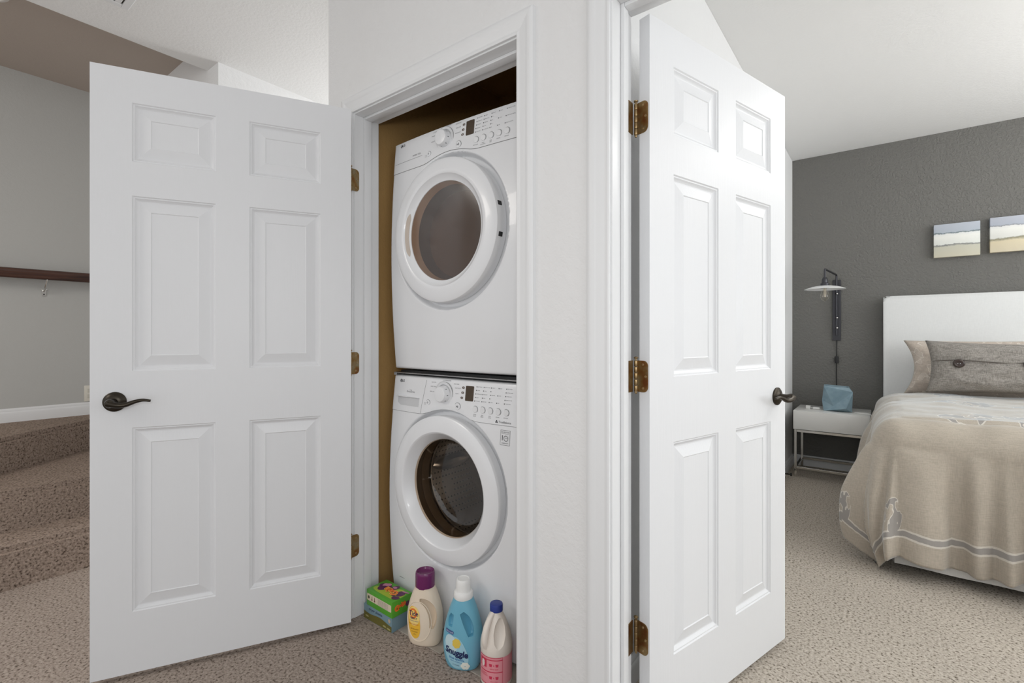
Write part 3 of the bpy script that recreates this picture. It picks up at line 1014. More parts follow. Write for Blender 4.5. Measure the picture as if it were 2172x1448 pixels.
        for ring, cnt in ((0.06, 10), (0.10, 18), (0.14, 24), (0.18, 30), (0.21, 36)):
            for q in range(cnt):
                if (q * 6 // cnt) % 2 and ring < 0.17: continue
                a = 2 * PI * q / cnt
                yy = yd + 0.43 + 0.005 * (ring / 0.10 if ring < 0.1 else 1) + max(0, ring - 0.10) * 0.111 - 0.0012
                c = Vector((ring * cos(a), yy, zc + ring * sin(a)))
                holes.faces.new([holes.verts.new(c + Vector((cos(p * PI / 3), 0, sin(p * PI / 3))) * 0.0042) for p in range(6)])
        ho = obj('drum_holes', holes, M['black'], dm, smooth=False)
        ho['kind'] = 'stuff'
        # drain filter hatch low on the left
        bm = nb()
        box(bm, -0.285, -0.17, front(-0.23, 0.12) - 0.0014, front(-0.23, 0.12) + 0.01, 0.145, 0.1462)
        obj('hatch_joint', bm, M['seam'], t)
        bm = nb()
        box(bm, -0.185, -0.163, front(-0.17, 0.12) - 0.004, front(-0.17, 0.12) + 0.004, 0.112, 0.121, 0.002, 2)
        obj('hatch_latch', bm, M['chrome'], t)
    else:
        prof = [(0.214, yd + 0.022), (0.20, yd + 0.05), (0.20, yd + 0.06), (0.27, yd + 0.065), (0.28, yd + 0.08), (0.28, yd + 0.50), (0.27, yd + 0.51), (0, yd + 0.51)]
        dm = obj('drum', lathe(nb(), prof, 80, 'y', (0, 0, zc)), mat('drum_enamel', (206, 190, 172), 0.4), t)  # light brown chosen to carry the hall reflection through the door glass
        # inner glass shade moulding seen through the window
        obj('inner_door', lathe(nb(), [(0.186, yd + 0.012), (0.176, yd + 0.04), (0.168, yd + 0.06)], 64, 'y', (0, 0, zc)), M['rubber'], dr)
        # handle slot on the left of the ring
        bm = nb(); pv = None
        for i in range(25):
            a = R(154 + 50 * i / 24)
            taper = min(1, min(i, 24 - i) / 3.0) ** 0.5
            mid, hwid = 0.2005, 0.0066 * max(0.15, taper)
            c = []
            for rr in (mid + hwid, mid - hwid):
                # follow the inner slope of the ring
                q = (rr - 0.193) / (0.208 - 0.193)
                yy = yd - 0.027 - 0.011 * q - 0.0012
                c.append(bm.verts.new((rr * cos(a), yy, zc + rr * sin(a))))
            if pv: bm.faces.new((pv[0], c[0], c[1], pv[1]))
            pv = c
        obj('handle_slot', bm, M['beige_rec'], dr, smooth=False)
        for a in (13.5, -9.5):
            bm = nb()
            box(bm, -0.006, 0.006, -0.010, 0.010, -0.008, 0.008, 0.001, 1)
            Mx = Matrix.Translation((0.2690 * cos(R(a)), yd - 0.016, zc + 0.2690 * sin(R(a)))) @ Matrix.Rotation(-R(a), 4, 'Y')
            for v in bm.verts: v.co = Mx @ v.co
            obj('hinge_slot', bm, M['black'], dr)
        for a in (0,):
            pass
    return t, front
wm, wfront = machine('washer', 'white front-load washer under the dryer, steel drum showing behind its round door', 0.0, 0.985, 0.570, 0.838, 0.297)
dm_, dfront = machine('dryer', 'white front-load dryer stacked on top of the washer in the closet', 1.005, 0.965, 0.545, 0.829, 0.308)
# stacking frame between the two
sk = thing('stacking_frame', 'thin metal stacking frame sandwiched between the dryer and the washer', 'stacking frame', (-1.33, 1.345, 0.985))
bm = nb(); box(bm, -0.335, 0.335, 0.03, 0.60, 0.0, 0.020)
obj('core', bm, M['black'], sk)
bm = nb(); box(bm, -0.338, 0.338, -0.005, 0.06, 0.009, 0.0125, 0.001, 1); box(bm, -0.338, -0.32, -0.005, 0.3, 0.0, 0.0125); box(bm, 0.32, 0.338, -0.005, 0.3, 0.0, 0.0125)
obj('front_rail', bm, M['steel'], sk)

# ------------------------------------------------------------------ laundry products
def loft(bm, secs, seg=40, n=2.3):
    """secs: (z, cx, half width, half depth)."""
    rings = []
    for z, cx, a, b in secs:
        rg = []
        for i in range(seg):
            t = 2 * PI * i / seg
            ct, stt = cos(t), sin(t)
            rg.append(bm.verts.new((cx + math.copysign(abs(ct) ** (2 / n), ct) * a, math.copysign(abs(stt) ** (2 / n), stt) * b, z)))
        rings.append(rg)
    for A, B in zip(rings, rings[1:]):
        for i in range(seg):
            bm.faces.new((A[i], A[(i + 1) % seg], B[(i + 1) % seg], B[i]))
    bm.faces.new(rings[0][::-1]); bm.faces.new(rings[-1])
    return bm

def dense(keys, steps=4):
    out = []
    P = spline([Vector((k[0], k[1], k[2])) for k in keys], steps)
    Q = spline([Vector((k[0], 0, k[3])) for k in keys], steps)
    for p, q in zip(P, Q): out.append((p.x, p.y, p.z, q.z))
    return out

def surf_of(secs, n=2.3):
    def f(x, z):
        for A, B in zip(secs, secs[1:]):
            if A[0] <= z <= B[0] or (A is secs[0] and z < A[0]):
                q = 0 if B[0] == A[0] else (z - A[0]) / (B[0] - A[0])
                cx, a, b = (A[k] + (B[k] - A[k]) * q for k in (1, 2, 3))
                u = min(0.999, abs((x - cx) / a))
                return -b * (1 - u ** n) ** (1 / n)
        return 0
    return f

# --- detergent jug
t = thing('detergent_bottle', 'cream detergent bottle with purple cap and yellow label', 'bottle', (-1.382, 1.257, 0), R(24))
keys = [(0.0, 0, 0.054, 0.034), (0.006, 0, 0.060, 0.039), (0.03, 0, 0.0655, 0.043), (0.08, 0, 0.0685, 0.045), (0.12, 0, 0.067, 0.0435), (0.155, 0, 0.0585, 0.040), (0.185, 0, 0.0475, 0.0375), (0.204, 0, 0.0385, 0.0355), (0.211, 0, 0.0365, 0.0355)]
secs = dense(keys, 5)
sf = surf_of(secs)
cream = mat('cream_plastic', (233, 217, 196), 0.4)
body = obj('bottle_body', loft(nb(), secs, 56), cream, t)
# crescent grip recess on the right of the label plateau
pts = [(0.0495 * cos(R(a)) - 0.004, -0.035, 0.104 + 0.066 * sin(R(a))) for a in range(-28, 96, 4)]
nP = len(pts)
rad = [0.0150 * (0.35 + 0.65 * sin(PI * min(1, (i + 1.5) / (nP + 2))) ** 0.8) for i in range(nP)]
cut(body, [tube(nb(), pts, rad, 14, flat=2.2, up=None)])
rim = [(-0.010 + 0.051 * cos(R(a)), 0, 0.094 + 0.072 * sin(R(a))) for a in range(0, 364, 6)]
rim = [(x, sf(x, z) - 0.0002, z) for x, y, z in rim if abs(x) < 0.064]
obj('label_rim', tube(nb(), rim, 0.0016, 6), cream, t)
yel = mat('label_yellow', (243, 190, 62), 0.4)
lb = obj('label', super_patch(nb(), -0.027, 0.089, 0.026, 0.058, sf, 0.0008, 2.2, 40, 6, R(6)), yel, t)
obj('label_top', super_patch(nb(), -0.0265, 0.112, 0.024, 0.034, sf, 0.0010, 2.0, 40, 6), mat('label_pale_yellow', (246, 216, 132), 0.4), lb)
obj('label_disc', super_patch(nb(), -0.030, 0.122, 0.0165, 0.0175, sf, 0.0014, 2, 32, 4), mat('label_orange', (235, 120, 42), 0.4), lb)
obj('label_disc_core', super_patch(nb(), -0.030, 0.122, 0.0108, 0.0115, sf, 0.0017, 2, 32, 3), mat('label_gold', (250, 205, 110), 0.4), lb)
navy = mat('ink_navy', (28, 40, 88), 0.5)
text_on('lettering', 'Tide', 0.0235, -0.0285, 0.1215, sf, 0.0022, navy, lb, bold=0.0003, sx=0.95, rot=R(4))
text_on('lettering', 'SIMPLY', 0.0098, -0.0280, 0.1045, sf, 0.0018, navy, lb, bold=0.0001)
text_on('lettering', 'CLEAN & FRESH', 0.0056, -0.0265, 0.0955, sf, 0.0018, mat('ink_grey_blue', (116, 120, 150), 0.5), lb)
text_on('lettering', 'stain and odor', 0.0072, -0.0270, 0.084, sf, 0.0018, mat('ink_red_orange', (205, 88, 40), 0.5), lb)
ink = mat('ink_brown', (120, 78, 30), 0.5)
for q, w in enumerate(('DETERGENT', '64 LOADS', '2.72 L')):
    text_on('lettering', w, 0.0060, -0.0235, 0.066 - 0.0095 * q, sf, 0.0018, ink, lb)
purple = mat('purple_cap', (122, 44, 104), 0.22, trans=0.25)
bm = lathe(nb(), [(0.0360, 0.2085), (0.0365, 0.211), (0.0365, 0.255), (0.0355, 0.262), (0.0335, 0.2655), (0.031, 0.2650), (0.027, 0.258), (0.020, 0.2555), (0, 0.255)], 48)
obj('cap', bm, purple, t)

# --- fabric softener
t = thing('fabric_softener_bottle', 'light blue fabric softener bottle with a ribbed white cap', 'bottle', (-1.180, 1.252, 0), R(26))
keys = [(0.0, 0, 0.051, 0.036), (0.006, 0, 0.058, 0.041), (0.03, 0, 0.0660, 0.0455), (0.075, 0, 0.0715, 0.048), (0.115, 0, 0.0695, 0.0465), (0.16, 0, 0.0600, 0.043), (0.20, 0, 0.0475, 0.038), (0.228, 0, 0.0360, 0.0330), (0.238, 0, 0.0315, 0.031)]
secs = dense(keys, 5)
sf2 = surf_of(secs)
blue = mat('aqua_plastic', (112, 178, 202), 0.36)
body = obj('bottle_body', loft(nb(), secs, 56), blue, t)
pts = spline([(0.006, -0.034, 0.198), (0.020, -0.034, 0.178), (0.032, -0.034, 0.150), (0.038, -0.034, 0.122)], 6)
nP = len(pts)
cA = tube(nb(), pts, [0.0155 * (0.45 + 0.55 * sin(PI * (i + 1.2) / (nP + 1.4))) for i in range(nP)], 14, flat=2.0)
pts = spline([(-0.030, -0.038, 0.190), (-0.035, -0.038, 0.170), (-0.035, -0.038, 0.148)], 6)
nP = len(pts)
cB = tube(nb(), pts, [0.0105 * (0.5 + 0.5 * sin(PI * (i + 1.2) / (nP + 1.4))) for i in range(nP)], 14, flat=2.0)
cut(body, [cA, cB])
lb = obj('label', super_patch(nb(), -0.014, 0.064, 0.040, 0.056, sf2, 0.0008, 2.5, 48, 6, R(24)), mat('label_cloud_blue', (160, 206, 222), 0.4), t)
obj('label_cloud', super_patch(nb(), -0.030, 0.094, 0.022, 0.030, sf2, 0.0011, 2.0, 32, 5, R(20)), mat('label_cloud', (196, 220, 226), 0.5), lb)
yl = mat('flower_yellow', (226, 196, 84), 0.5)
bm = nb()
for k in range(7):
    a = 2 * PI * k / 7
    super_patch(bm, -0.010 + 0.0085 * cos(a), 0.098 + 0.0095 * sin(a), 0.0072, 0.0072, sf2, 0.0016 + 0.0001 * (k % 3), 2, 16, 2)
super_patch(bm, -0.010, 0.098, 0.009, 0.009, sf2, 0.0019, 2, 16, 2)
obj('label_flower', bm, yl, lb, smooth=False)
bm = nb()
for k in range(6):
    a = 2 * PI * k / 6
    super_patch(bm, 0.020 + 0.009 * cos(a), 0.022 + 0.008 * sin(a), 0.0072, 0.0066, sf2, 0.0016 + 0.0001 * (k % 3), 2, 16, 2)
obj('label_white_flower', bm, mat('flower_white', (232, 236, 226), 0.5), lb, smooth=False)
text_on('lettering', 'Snuggle', 0.0300, -0.010, 0.0665, sf2, 0.0026, navy, lb, bold=0.0010, sx=0.93, rot=R(-9))
ib = mat('ink_blue', (58, 120, 178), 0.5)
text_on('lettering', 'blue sparkle', 0.0115, -0.010, 0.0445, sf2, 0.0018, ib, lb, bold=0.0001, rot=R(-8))
text_on('lettering', 'fabric conditioner', 0.0062, -0.011, 0.035, sf2, 0.0018, ib, lb, rot=R(-8))
text_on('lettering', '31 LOADS', 0.0055, -0.013, 0.023, sf2, 0.0018, navy, lb, rot=R(-8))
obj('label_tab', super_patch(nb(), -0.037, 0.132, 0.016, 0.0058, sf2, 0.0012, 6, 24, 3, R(-8)), mat('tab_slate', (74, 92, 140), 0.5), lb, smooth=False)
text_on('lettering', 'ultra soft', 0.0078, -0.037, 0.132, sf2, 0.0018, mat('ink_pale', (200, 214, 230), 0.5), lb, rot=R(-8))
wc = mat('white_cap', (240, 240, 238), 0.4)
bm = lathe(nb(), [(0.0325, 0.234), (0.0335, 0.236), (0.0335, 0.252), (0.0315, 0.256), (0.0255, 0.258)], 48)
cp_ = obj('cap', bm, wc, t)
bm = nb()
nr = 96
prof = [(0.0255, 0.257), (0.0250, 0.285), (0.0242, 0.296), (0.0225, 0.2995), (0.020, 0.3000), (0.018, 0.2985), (0, 0.2982)]
rings = []
for r, z in prof:
    rings.append([bm.verts.new(((r + (0.0005 if (i % 4 < 2 and z < 0.29) else 0)) * cos(2 * PI * i / nr), (r + (0.0005 if (i % 4 < 2 and z < 0.29) else 0)) * sin(2 * PI * i / nr), z)) for i in range(nr)] if r else None)
cv = bm.verts.new((0, 0, 0.2982))
for A, B in zip(rings, rings[1:]):
    for i in range(nr):
        j = (i + 1) % nr
        bm.faces.new((A[i], A[j], B[j], B[i]) if B else (A[i], A[j], cv))
obj('measuring_cup', bm, wc, cp_)

# --- bleach
t = thing('bleach_bottle', 'white bleach bottle with blue cap and pink label', 'bottle', (-1.038, 1.262, 0), R(38))
tr = mat('milky_plastic', (233, 224, 214), 0.42)
prof = [(0, 0.0), (0.046, 0.0), (0.0515, 0.004), (0.0525, 0.012), (0.0525, 0.108), (0.0535, 0.112), (0.0535, 0.128), (0.0520, 0.140), (0.0455, 0.168), (0.0365, 0.194), (0.0270, 0.216), (0.0205, 0.228), (0.0195, 0.236), (0, 0.236)]
P = []
for a, b in zip(prof, prof[1:]):
    for k in range(3):
        P.append((a[0] + (b[0] - a[0]) * k / 3, a[1] + (b[1] - a[1]) * k / 3))
P.append(prof[-1])
body = obj('bottle_body', lathe(nb(), prof, 64), tr, t)
# hollow beside the grip
bm = lathe(nb(), [(0, -0.052), (0.012, -0.046), (0.020, -0.028), (0.023, 0), (0.019, 0.026), (0.010, 0.046), (0, 0.052)], 24)
Mx = Matrix.Translation((0.014, -0.047, 0.176)) @ Matrix.Rotation(R(-24), 4, 'X') @ Matrix.Rotation(R(4), 4, 'Y')
for v in bm.verts: v.co = Mx @ v.co
cut(body, [bm])
bm = lathe(nb(), [(0, -0.040), (0.010, -0.034), (0.016, -0.016), (0.018, 0), (0.014, 0.022), (0, 0.040)], 20)
Mx = Matrix.Translation((-0.047, 0.014, 0.176)) @ Matrix.Rotation(R(24), 4, 'Y')
for v in bm.verts: v.co = Mx @ v.co
cut(body, [bm])
pts = spline([(-0.010, -0.014, 0.231), (-0.024, -0.026, 0.210), (-0.0335, -0.036, 0.182), (-0.037, -0.0405, 0.152), (-0.034, -0.0375, 0.130)], 6)
obj('grip', tube(nb(), pts, [0.0075 + 0.004 * sin(PI * i / (len(pts) - 1)) for i in range(len(pts))], 14), tr, t)
bm = lathe(nb(), [(0.0205, 0.232), (0.0220, 0.2335), (0.0220, 0.2515), (0.0205, 0.2555), (0.0185, 0.2565), (0, 0.2555)], 40)
obj('cap', bm, mat('blue_cap', (40, 58, 138), 0.4), t)
def cyl_patch(bm, a0, a1, z0, z1, r, seg=24):
    pv = None
    for i in range(seg + 1):
        a = a0 + (a1 - a0) * i / seg
        c = [bm.verts.new((r * sin(a), -r * cos(a), z)) for z in (z0, z1)]
        if pv: bm.faces.new((pv[0], c[0], c[1], pv[1]))
        pv = c
    return bm
rb = 0.0525
lb = obj('label', cyl_patch(nb(), -PI, PI, 0.016, 0.105, rb + 0.0005, 64), mat('label_pink', (231, 150, 160), 0.45), t)
red = mat('label_red', (205, 52, 84), 0.45)
pk = mat('label_light_pink', (240, 178, 184), 0.45)
bm = nb()
o_ = R(-38)
cyl_patch(bm, -1.15, 0.42, 0.1035, 0.1055, rb + 0.0010)
cyl_patch(bm, -1.15, -0.62, 0.070, 0.0965, rb + 0.0010, 8)
cyl_patch(bm, -1.15, 0.40, 0.0565, 0.0595, rb + 0.0010)
cyl_patch(bm, -1.15, 0.40, 0.095, 0.098, rb + 0.0010)
cyl_patch(bm, -1.15, 0.42, 0.0160, 0.0185, rb + 0.0010)
cyl_patch(bm, 0.40, 0.425, 0.016, 0.105, rb + 0.0010, 2)
obj('label_bars', bm, red, lb)
def csf(x, z): return 0.0
def text_cyl(name, body, size, ac, z, r, m, parent, bold=0.0):
    bm = text_bm(body, size, 'CENTER', bold)
    for v in bm.verts:
        a = ac + v.co.x / r
        v.co = (r * sin(a), -r * cos(a), z + v.co.y)
    return obj(name, bm, m, parent, smooth=False)
bm = nb()
for zc_ in (0.080, 0.040):
    # bucket symbols, plus, and jug outlines printed on the light panel
    for ac, w in ((-0.34, 0.0048), (0.06, 0.0044)):
        def q4(a0, a1, b0, b1, z0, z1):
            r = rb + 0.0014
            bm.faces.new([bm.verts.new((r * sin(a), -r * cos(a), z)) for a, z in ((a0, z0), (a1, z0), (b1, z1), (b0, z1))])
        q4(ac - 0.07, ac + 0.07, ac - 0.10, ac + 0.10, zc_ - 0.0045, zc_ + 0.0045)
    q4(-0.17, -0.11, -0.17, -0.11, zc_ - 0.0008, zc_ + 0.0008)
    q4(-0.15, -0.13, -0.15, -0.13, zc_ - 0.003, zc_ + 0.003)
obj('label_symbols', bm, red, lb, smooth=False)['kind'] = 'stuff'
bm = nb()
r = rb + 0.0016
for zc_, rr in ((0.0875, 0.0062), (0.0815, 0.0070), (0.0760, 0.0058)):
    bm.faces.new([bm.verts.new((r * sin(-0.88 + rr * cos(k * PI / 8) / r), -r * cos(-0.88 + rr * cos(k * PI / 8) / r), zc_ + rr * sin(k * PI / 8) * 0.9)) for k in range(16)])
    r += 0.0002
obj('label_white_blob', bm, mat('label_white', (240, 226, 222), 0.5), lb, smooth=False)
for q, (w, z, ac) in enumerate((('LAUNDRY', 0.0505, -0.84), ('WHITENING', 0.0445, -0.84), ('add to wash', 0.0685, -0.12), ('rinse clean', 0.0285, -0.12))):
    text_cyl('lettering', w, 0.0058, ac, z, rb + 0.0016, red, lb)

# --- dryer sheet boxes
tb = thing('blue_carton', 'flattish blue and olive carton on the carpet under the green carton', 'box', (-1.606, 1.2545, 0), R(0))
def carton(parent, hx, hy, hz, m):
    return obj('carton', box(nb(), -hx, hx, -hy, hy, 0, hz, 0.0018, 2), m, parent)
cbl = mat('carton_blue', (118, 146, 158), 0.45)
c_ = carton(tb, 0.089, 0.047, 0.060, cbl)
olive = mat('carton_olive', (104, 98, 44), 0.5)
bm = nb()
pv = None
for i in range(25):
    x = -0.0878 + 0.1756 * i / 24
    z = 0.034 - 0.004 * sin(i * 0.33) - 0.006 * i / 24
    c = [bm.verts.new((x, -0.0474, 0.002)), bm.verts.new((x, -0.0474, z))]
    if pv: bm.faces.new((pv[0], c[0], c[1], pv[1]))
    pv = c
obj('printed_meadow', bm, olive, tb, smooth=False)
flat = lambda y: (lambda x, z: y)
bm = nb()
for x, z in ((-0.066, 0.016), (0.045, 0.012), (0.07, 0.010)):
    super_patch(bm, x, z, 0.011, 0.0035, flat(-0.0474), 0.0004, 2, 14, 2)
obj('printed_flowers', bm, mat('flower_cream', (170, 164, 112), 0.5), tb, smooth=False)['kind'] = 'stuff'
text_on('lettering', 'dryer sheets', 0.0155, -0.012, 0.0475, flat(-0.0474), 0.0003, navy, tb, sx=1.1)
obj('printed_seal', super_patch(nb(), 0.0745, 0.043, 0.007, 0.008, flat(-0.0474), 0.0004, 2, 18, 2), mat('seal_cream', (190, 172, 150), 0.5), tb, smooth=False)

tg = thing('green_carton', 'bright green carton with orange lettering lying on top of the blue carton', 'box', (-1.592, 1.2545, 0.060), R(-1.5))
green = mat('carton_green', (86, 164, 48), 0.4)
carton(tg, 0.083, 0.049, 0.063, green)
yg = mat('print_lime', (168, 190, 62), 0.45)
pur = mat('print_purple', (92, 42, 84), 0.45)
wht = mat('print_cream', (222, 208, 184), 0.5)
org = mat('print_orange', (240, 112, 44), 0.45)
def top_surf(eps):  # prints on the lid: x, y plane
    return eps
def top_patch(bm, cx, cy, a, b, e, n=2, rot=0, seg=24):
    vs = []
    for i in range(seg):
        tt = 2 * PI * i / seg
        ct, s_ = cos(tt), sin(tt)
        x = math.copysign(abs(ct) ** (2 / n), ct) * a
        y = math.copysign(abs(s_) ** (2 / n), s_) * b
        vs.append(bm.verts.new((cx + x * cos(rot) - y * sin(rot), cy + x * sin(rot) + y * cos(rot), 0.063 + e)))
    bm.faces.new(vs)
    return bm
bm = nb()
top_patch(bm, 0.0, -0.018, 0.072, 0.018, 0.0003, 3); top_patch(bm, 0.045, 0.0, 0.036, 0.036, 0.00035, 2.4)
obj('printed_glow', bm, yg, tg, smooth=False)
bm = nb()
for k, (x, y, a, b) in enumerate(((-0.040, -0.003, 0.019, 0.021), (-0.056, 0.010, 0.014, 0.013), (-0.028, 0.014, 0.017, 0.013), (0.004, 0.026, 0.020, 0.014), (0.058, 0.012, 0.020, 0.018), (0.066, -0.020, 0.012, 0.017), (0.040, -0.008, 0.014, 0.010))):
    top_patch(bm, x, y, a, b, 0.0006 + 0.0001 * k, 2, 0.4 * k)
obj('printed_petals', bm, pur, tg, smooth=False)
bm = nb()
for k, (x, y, a, b) in enumerate(((-0.044, 0.020, 0.014, 0.009), (-0.036, 0.026, 0.012, 0.010), (-0.049, 0.012, 0.007, 0.006))):
    top_patch(bm, x, y, a, b, 0.0015 + 0.0001 * k, 2, 0.3 * k)
obj('printed_blossom', bm, mat('blossom_pink', (206, 140, 168), 0.5), tg, smooth=False)
bm = nb(); top_patch(bm, 0.004, 0.026, 0.011, 0.0075, 0.0018)
top_patch(bm, 0.066, 0.030, 0.016, 0.004, 0.0018, 4, 0.2)
obj('printed_blossom', bm, mat('blossom_mauve', (186, 128, 158), 0.5), tg, smooth=False)
def top_text(body, size, cx, cy, e, m, rot, bold, name='lettering'):
    bm = text_bm(body, size, 'CENTER', bold)
    for v in bm.verts:
        x, y = v.co.x, v.co.y
        v.co = (cx + x * cos(rot) - y * sin(rot), cy + x * sin(rot) + y * cos(rot), 0.063 + e)
    return obj(name, bm, m, tg, smooth=False)
# the lettering reads from the far side of the lid
top_text('Gain', 0.040, 0.012, 0.000, 0.0022, mat('print_amber', (250, 190, 96), 0.45), PI, 0.0034)
top_text('Gain', 0.040, 0.012, 0.000, 0.0026, org, PI, 0.0008)
fy = flat(-0.0490)
lb = obj('label_strip', prism(nb(), rrect(-0.079, 0.078, 0.022, 0.049, 0.004, 3), -0.0491, -0.0496, 'y'), wht, tg, smooth=False)
bm = nb()
super_patch(bm, -0.067, 0.0355, 0.0055, 0.0065, fy, 0.0009, 2, 16, 2)
obj('printed_dot', bm, mat('dot_olive', (78, 86, 60), 0.5), lb, smooth=False)
bm = nb()
for x in (-0.046, -0.0285):
    super_patch(bm, x, 0.0365, 0.0018, 0.0085, fy, 0.0009, 2, 12, 2); super_patch(bm, x, 0.0300, 0.0038, 0.0038, fy, 0.0010, 2, 12, 2)
obj('printed_symbols', bm, mat('symbol_maroon', (112, 52, 60), 0.5), lb, smooth=False)
items = []
for q in range(5):
    items.append(('sheets for washer and dryer use', 0.0050, 0.026, 0.0450 - 0.0048 * q, 'CENTER'))
obj('lettering', merge_text(items, fy, 0.0009), M['print'], lb, smooth=False)
# end panel on the right
def end_text():
    bm = text_bm('Gain', 0.028, 'CENTER', 0.0022)
    for v in bm.verts:
        x, y = v.co.x, v.co.y
        a = R(14)
        v.co = (0.0834, -0.010 + x * cos(a) - y * sin(a), 0.034 + x * sin(a) + y * cos(a))
    return obj('lettering', bm, org, tg, smooth=False)
end_text()
bm = nb()
for k in range(6):
    a = 2 * PI * k / 6
    bm.faces.new([bm.verts.new((0.0834 + 0.0001 * k, 0.026 + 0.006 * cos(a) + 0.005 * cos(p * PI / 5), 0.030 + 0.006 * sin(a) + 0.005 * sin(p * PI / 5))) for p in range(10)])
obj('printed_petals', bm, pur, tg, smooth=False)

# ------------------------------------------------------------------ stair wall fittings, hall ceiling fittings
t = thing('handrail', 'dark brown wooden handrail on the stairwell wall', 'handrail', (-4.55, 0, 0))
RP = [(0.0, 0.0), (0.012, -0.002), (0.017, 0.004), (0.019, 0.014), (0.015, 0.022), (0.0165, 0.030), (0.020, 0.036), (0.021, 0.046), (0.016, 0.056), (0.006, 0.061), (0, 0.062)]
RP = RP + [(-a, b) for a, b in RP[-2:0:-1]]
walnut = mat('dark_walnut', (74, 48, 40), 0.4)
base(walnut, ramp(walnut, noise_tex(walnut, pos(walnut, (1, 0.08, 1)), 60, 4), [(0.3, lin((50, 32, 27))), (0.7, lin((92, 60, 48)))]))
obj('rail', sweep(nb(), [((0.075, -3.0, 1.528), (1, 0, 0), (0, 0, 1)), ((0.075, 1.12, 1.528), (1, 0, 0), (0, 0, 1))], RP), walnut, t)
for y in (0.68, -1.4):
    bm = nb()
    prism(bm, [(y + a, 1.44 + b) for a, b in [(-0.009, -0.02), (0.009, -0.02), (0.012, 0.018), (0.020, 0.021), (0.020, 0.027), (-0.020, 0.027), (-0.020, 0.021), (-0.012, 0.018)]], 0.0, 0.006, 'x')
    b_ = obj('bracket', bm, M['chrome'], t)
    bm = tube(nb(), spline([(0.004, y, 1.452), (0.030, y, 1.462), (0.058, y, 1.486), (0.072, y + 0.004, 1.518), (0.075, y + 0.006, 1.530)], 5), 0.0055, 10)
    obj('bracket_arm', bm, M['chrome'], b_)
    for dz in (-0.010, 0.014):
        obj('screw', lathe(nb(), [(0.0042, 0.006), (0.0035, 0.008), (0, 0.0085)], 12, 'x', (0, y, 1.44 + dz)), M['black'], b_)

t = thing('recessed_light', 'round recessed downlight with a white ring in the tan ceiling', 'light', (-3.62, 0.315, TZ))
obj('trim_ring', lathe(nb(), [(0.075, -0.001), (0.078, -0.006), (0.092, -0.004), (0.097, 0.0), (0.075, 0.0)], 48), mat('white_ring', (236, 232, 228), 0.4), t)
obj('baffle', lathe(nb(), [(0.0765, -0.003), (0.069, 0.010), (0.062, 0.030), (0.060, 0.05), (0, 0.05)], 48), mat('baffle_white', (206, 198, 190), 0.5), t)
obj('bulb', lathe(nb(), [(0, 0.006), (0.03, 0.008), (0.048, 0.016), (0.054, 0.03), (0.05, 0.048)], 32), mat('frosted_glass', (190, 180, 172), 0.4), t)

t = thing('ceiling_vent', 'white rectangular air vent in the hall ceiling', 'vent', (-2.72, 0.565, CZ))
for x0, x1, y0, y1 in ((-0.16, 0.16, -0.16, -0.13), (-0.16, 0.16, 0.13, 0.16), (-0.16, -0.13, -0.13, 0.13), (0.13, 0.16, -0.13, 0.13)):
    obj('vent_frame', box(nb(), x0, x1, y0, y1, -0.008, 0.0, 0.002, 1), M['trim'], t)
obj('vent_back', box(nb(), -0.132, 0.132, -0.132, 0.132, -0.0012, 0), mat('vent_dark', (70, 62, 56), 0.8), t)
for k in range(9):
    y = -0.112 + 0.028 * k
    bm = nb(); box(bm, -0.130, 0.130, y - 0.011, y + 0.011, -0.0075, -0.005)
    obj('slat', bm, M['trim'], t)

t = thing('wall_outlet', 'pale outlet plate low on the stairwell wall, half behind the closet door', 'outlet', (-4.55, 0.925, 0.735))
obj('plate', box(nb(), 0, 0.006, -0.035, 0.035, -0.057, 0.057, 0.002, 2), mat('ivory_plate', (226, 222, 210), 0.4), t)
obj('socket', box(nb(), 0.005, 0.008, -0.017, 0.017, 0.006, 0.034, 0.002, 2), mat('ivory_socket', (206, 202, 190), 0.4), t)
obj('socket', box(nb(), 0.005, 0.008, -0.017, 0.017, -0.034, -0.006, 0.002, 2), bpy.data.materials['ivory_socket'], t)

t = thing('door_bumper', 'small dark door bumper on the baseboard beside the nightstand leg', 'doorstop', (-0.659, 4.46, 0.035))
obj('rod', tube(nb(), [(0, 0, 0), (0.05, 0, 0)], 0.006, 10), M['bronze'], t)
obj('tip', tube(nb(), [(0.045, 0, 0), (0.058, 0, 0)], 0.011, 14), M['black'], t)

# ------------------------------------------------------------------ bedroom: nightstand
t = thing('nightstand', 'glossy off-white one-drawer nightstand on a slim chrome frame', 'nightstand', (-0.605, 4.55, 0))
lac = mat('grey_lacquer', (232, 231, 227), 0.2, coat=0.3)
obj('cabinet', box(nb(), 0, 0.505, 0.018, 0.42, 0.387, 0.540, 0.0015, 2), lac, t)
dwr = obj('drawer', box(nb(), 0.0, 0.505, 0.0, 0.016, 0.389, 0.5385, 0.0015, 2), lac, t)
for x in (0.006, 0.481):
    for y in (0.006, 0.396):
        obj('leg', box(nb(), x, x + 0.018, y, y + 0.018, 0, 0.387, 0.001, 1), M['chrome'], t)
for y in (0.006, 0.396):
    obj('top_rail', box(nb(), 0.024, 0.481, y, y + 0.018, 0.366, 0.385, 0.001, 1), M['chrome'], t)
    obj('bottom_rail', box(nb(), 0.024, 0.481, y, y + 0.018, 0.066, 0.084, 0.001, 1), M['chrome'], t)
for x in (0.006, 0.481):
    obj('bottom_rail', box(nb(), x, x + 0.018, 0.024, 0.396, 0.066, 0.084, 0.001, 1), M['chrome'], t)

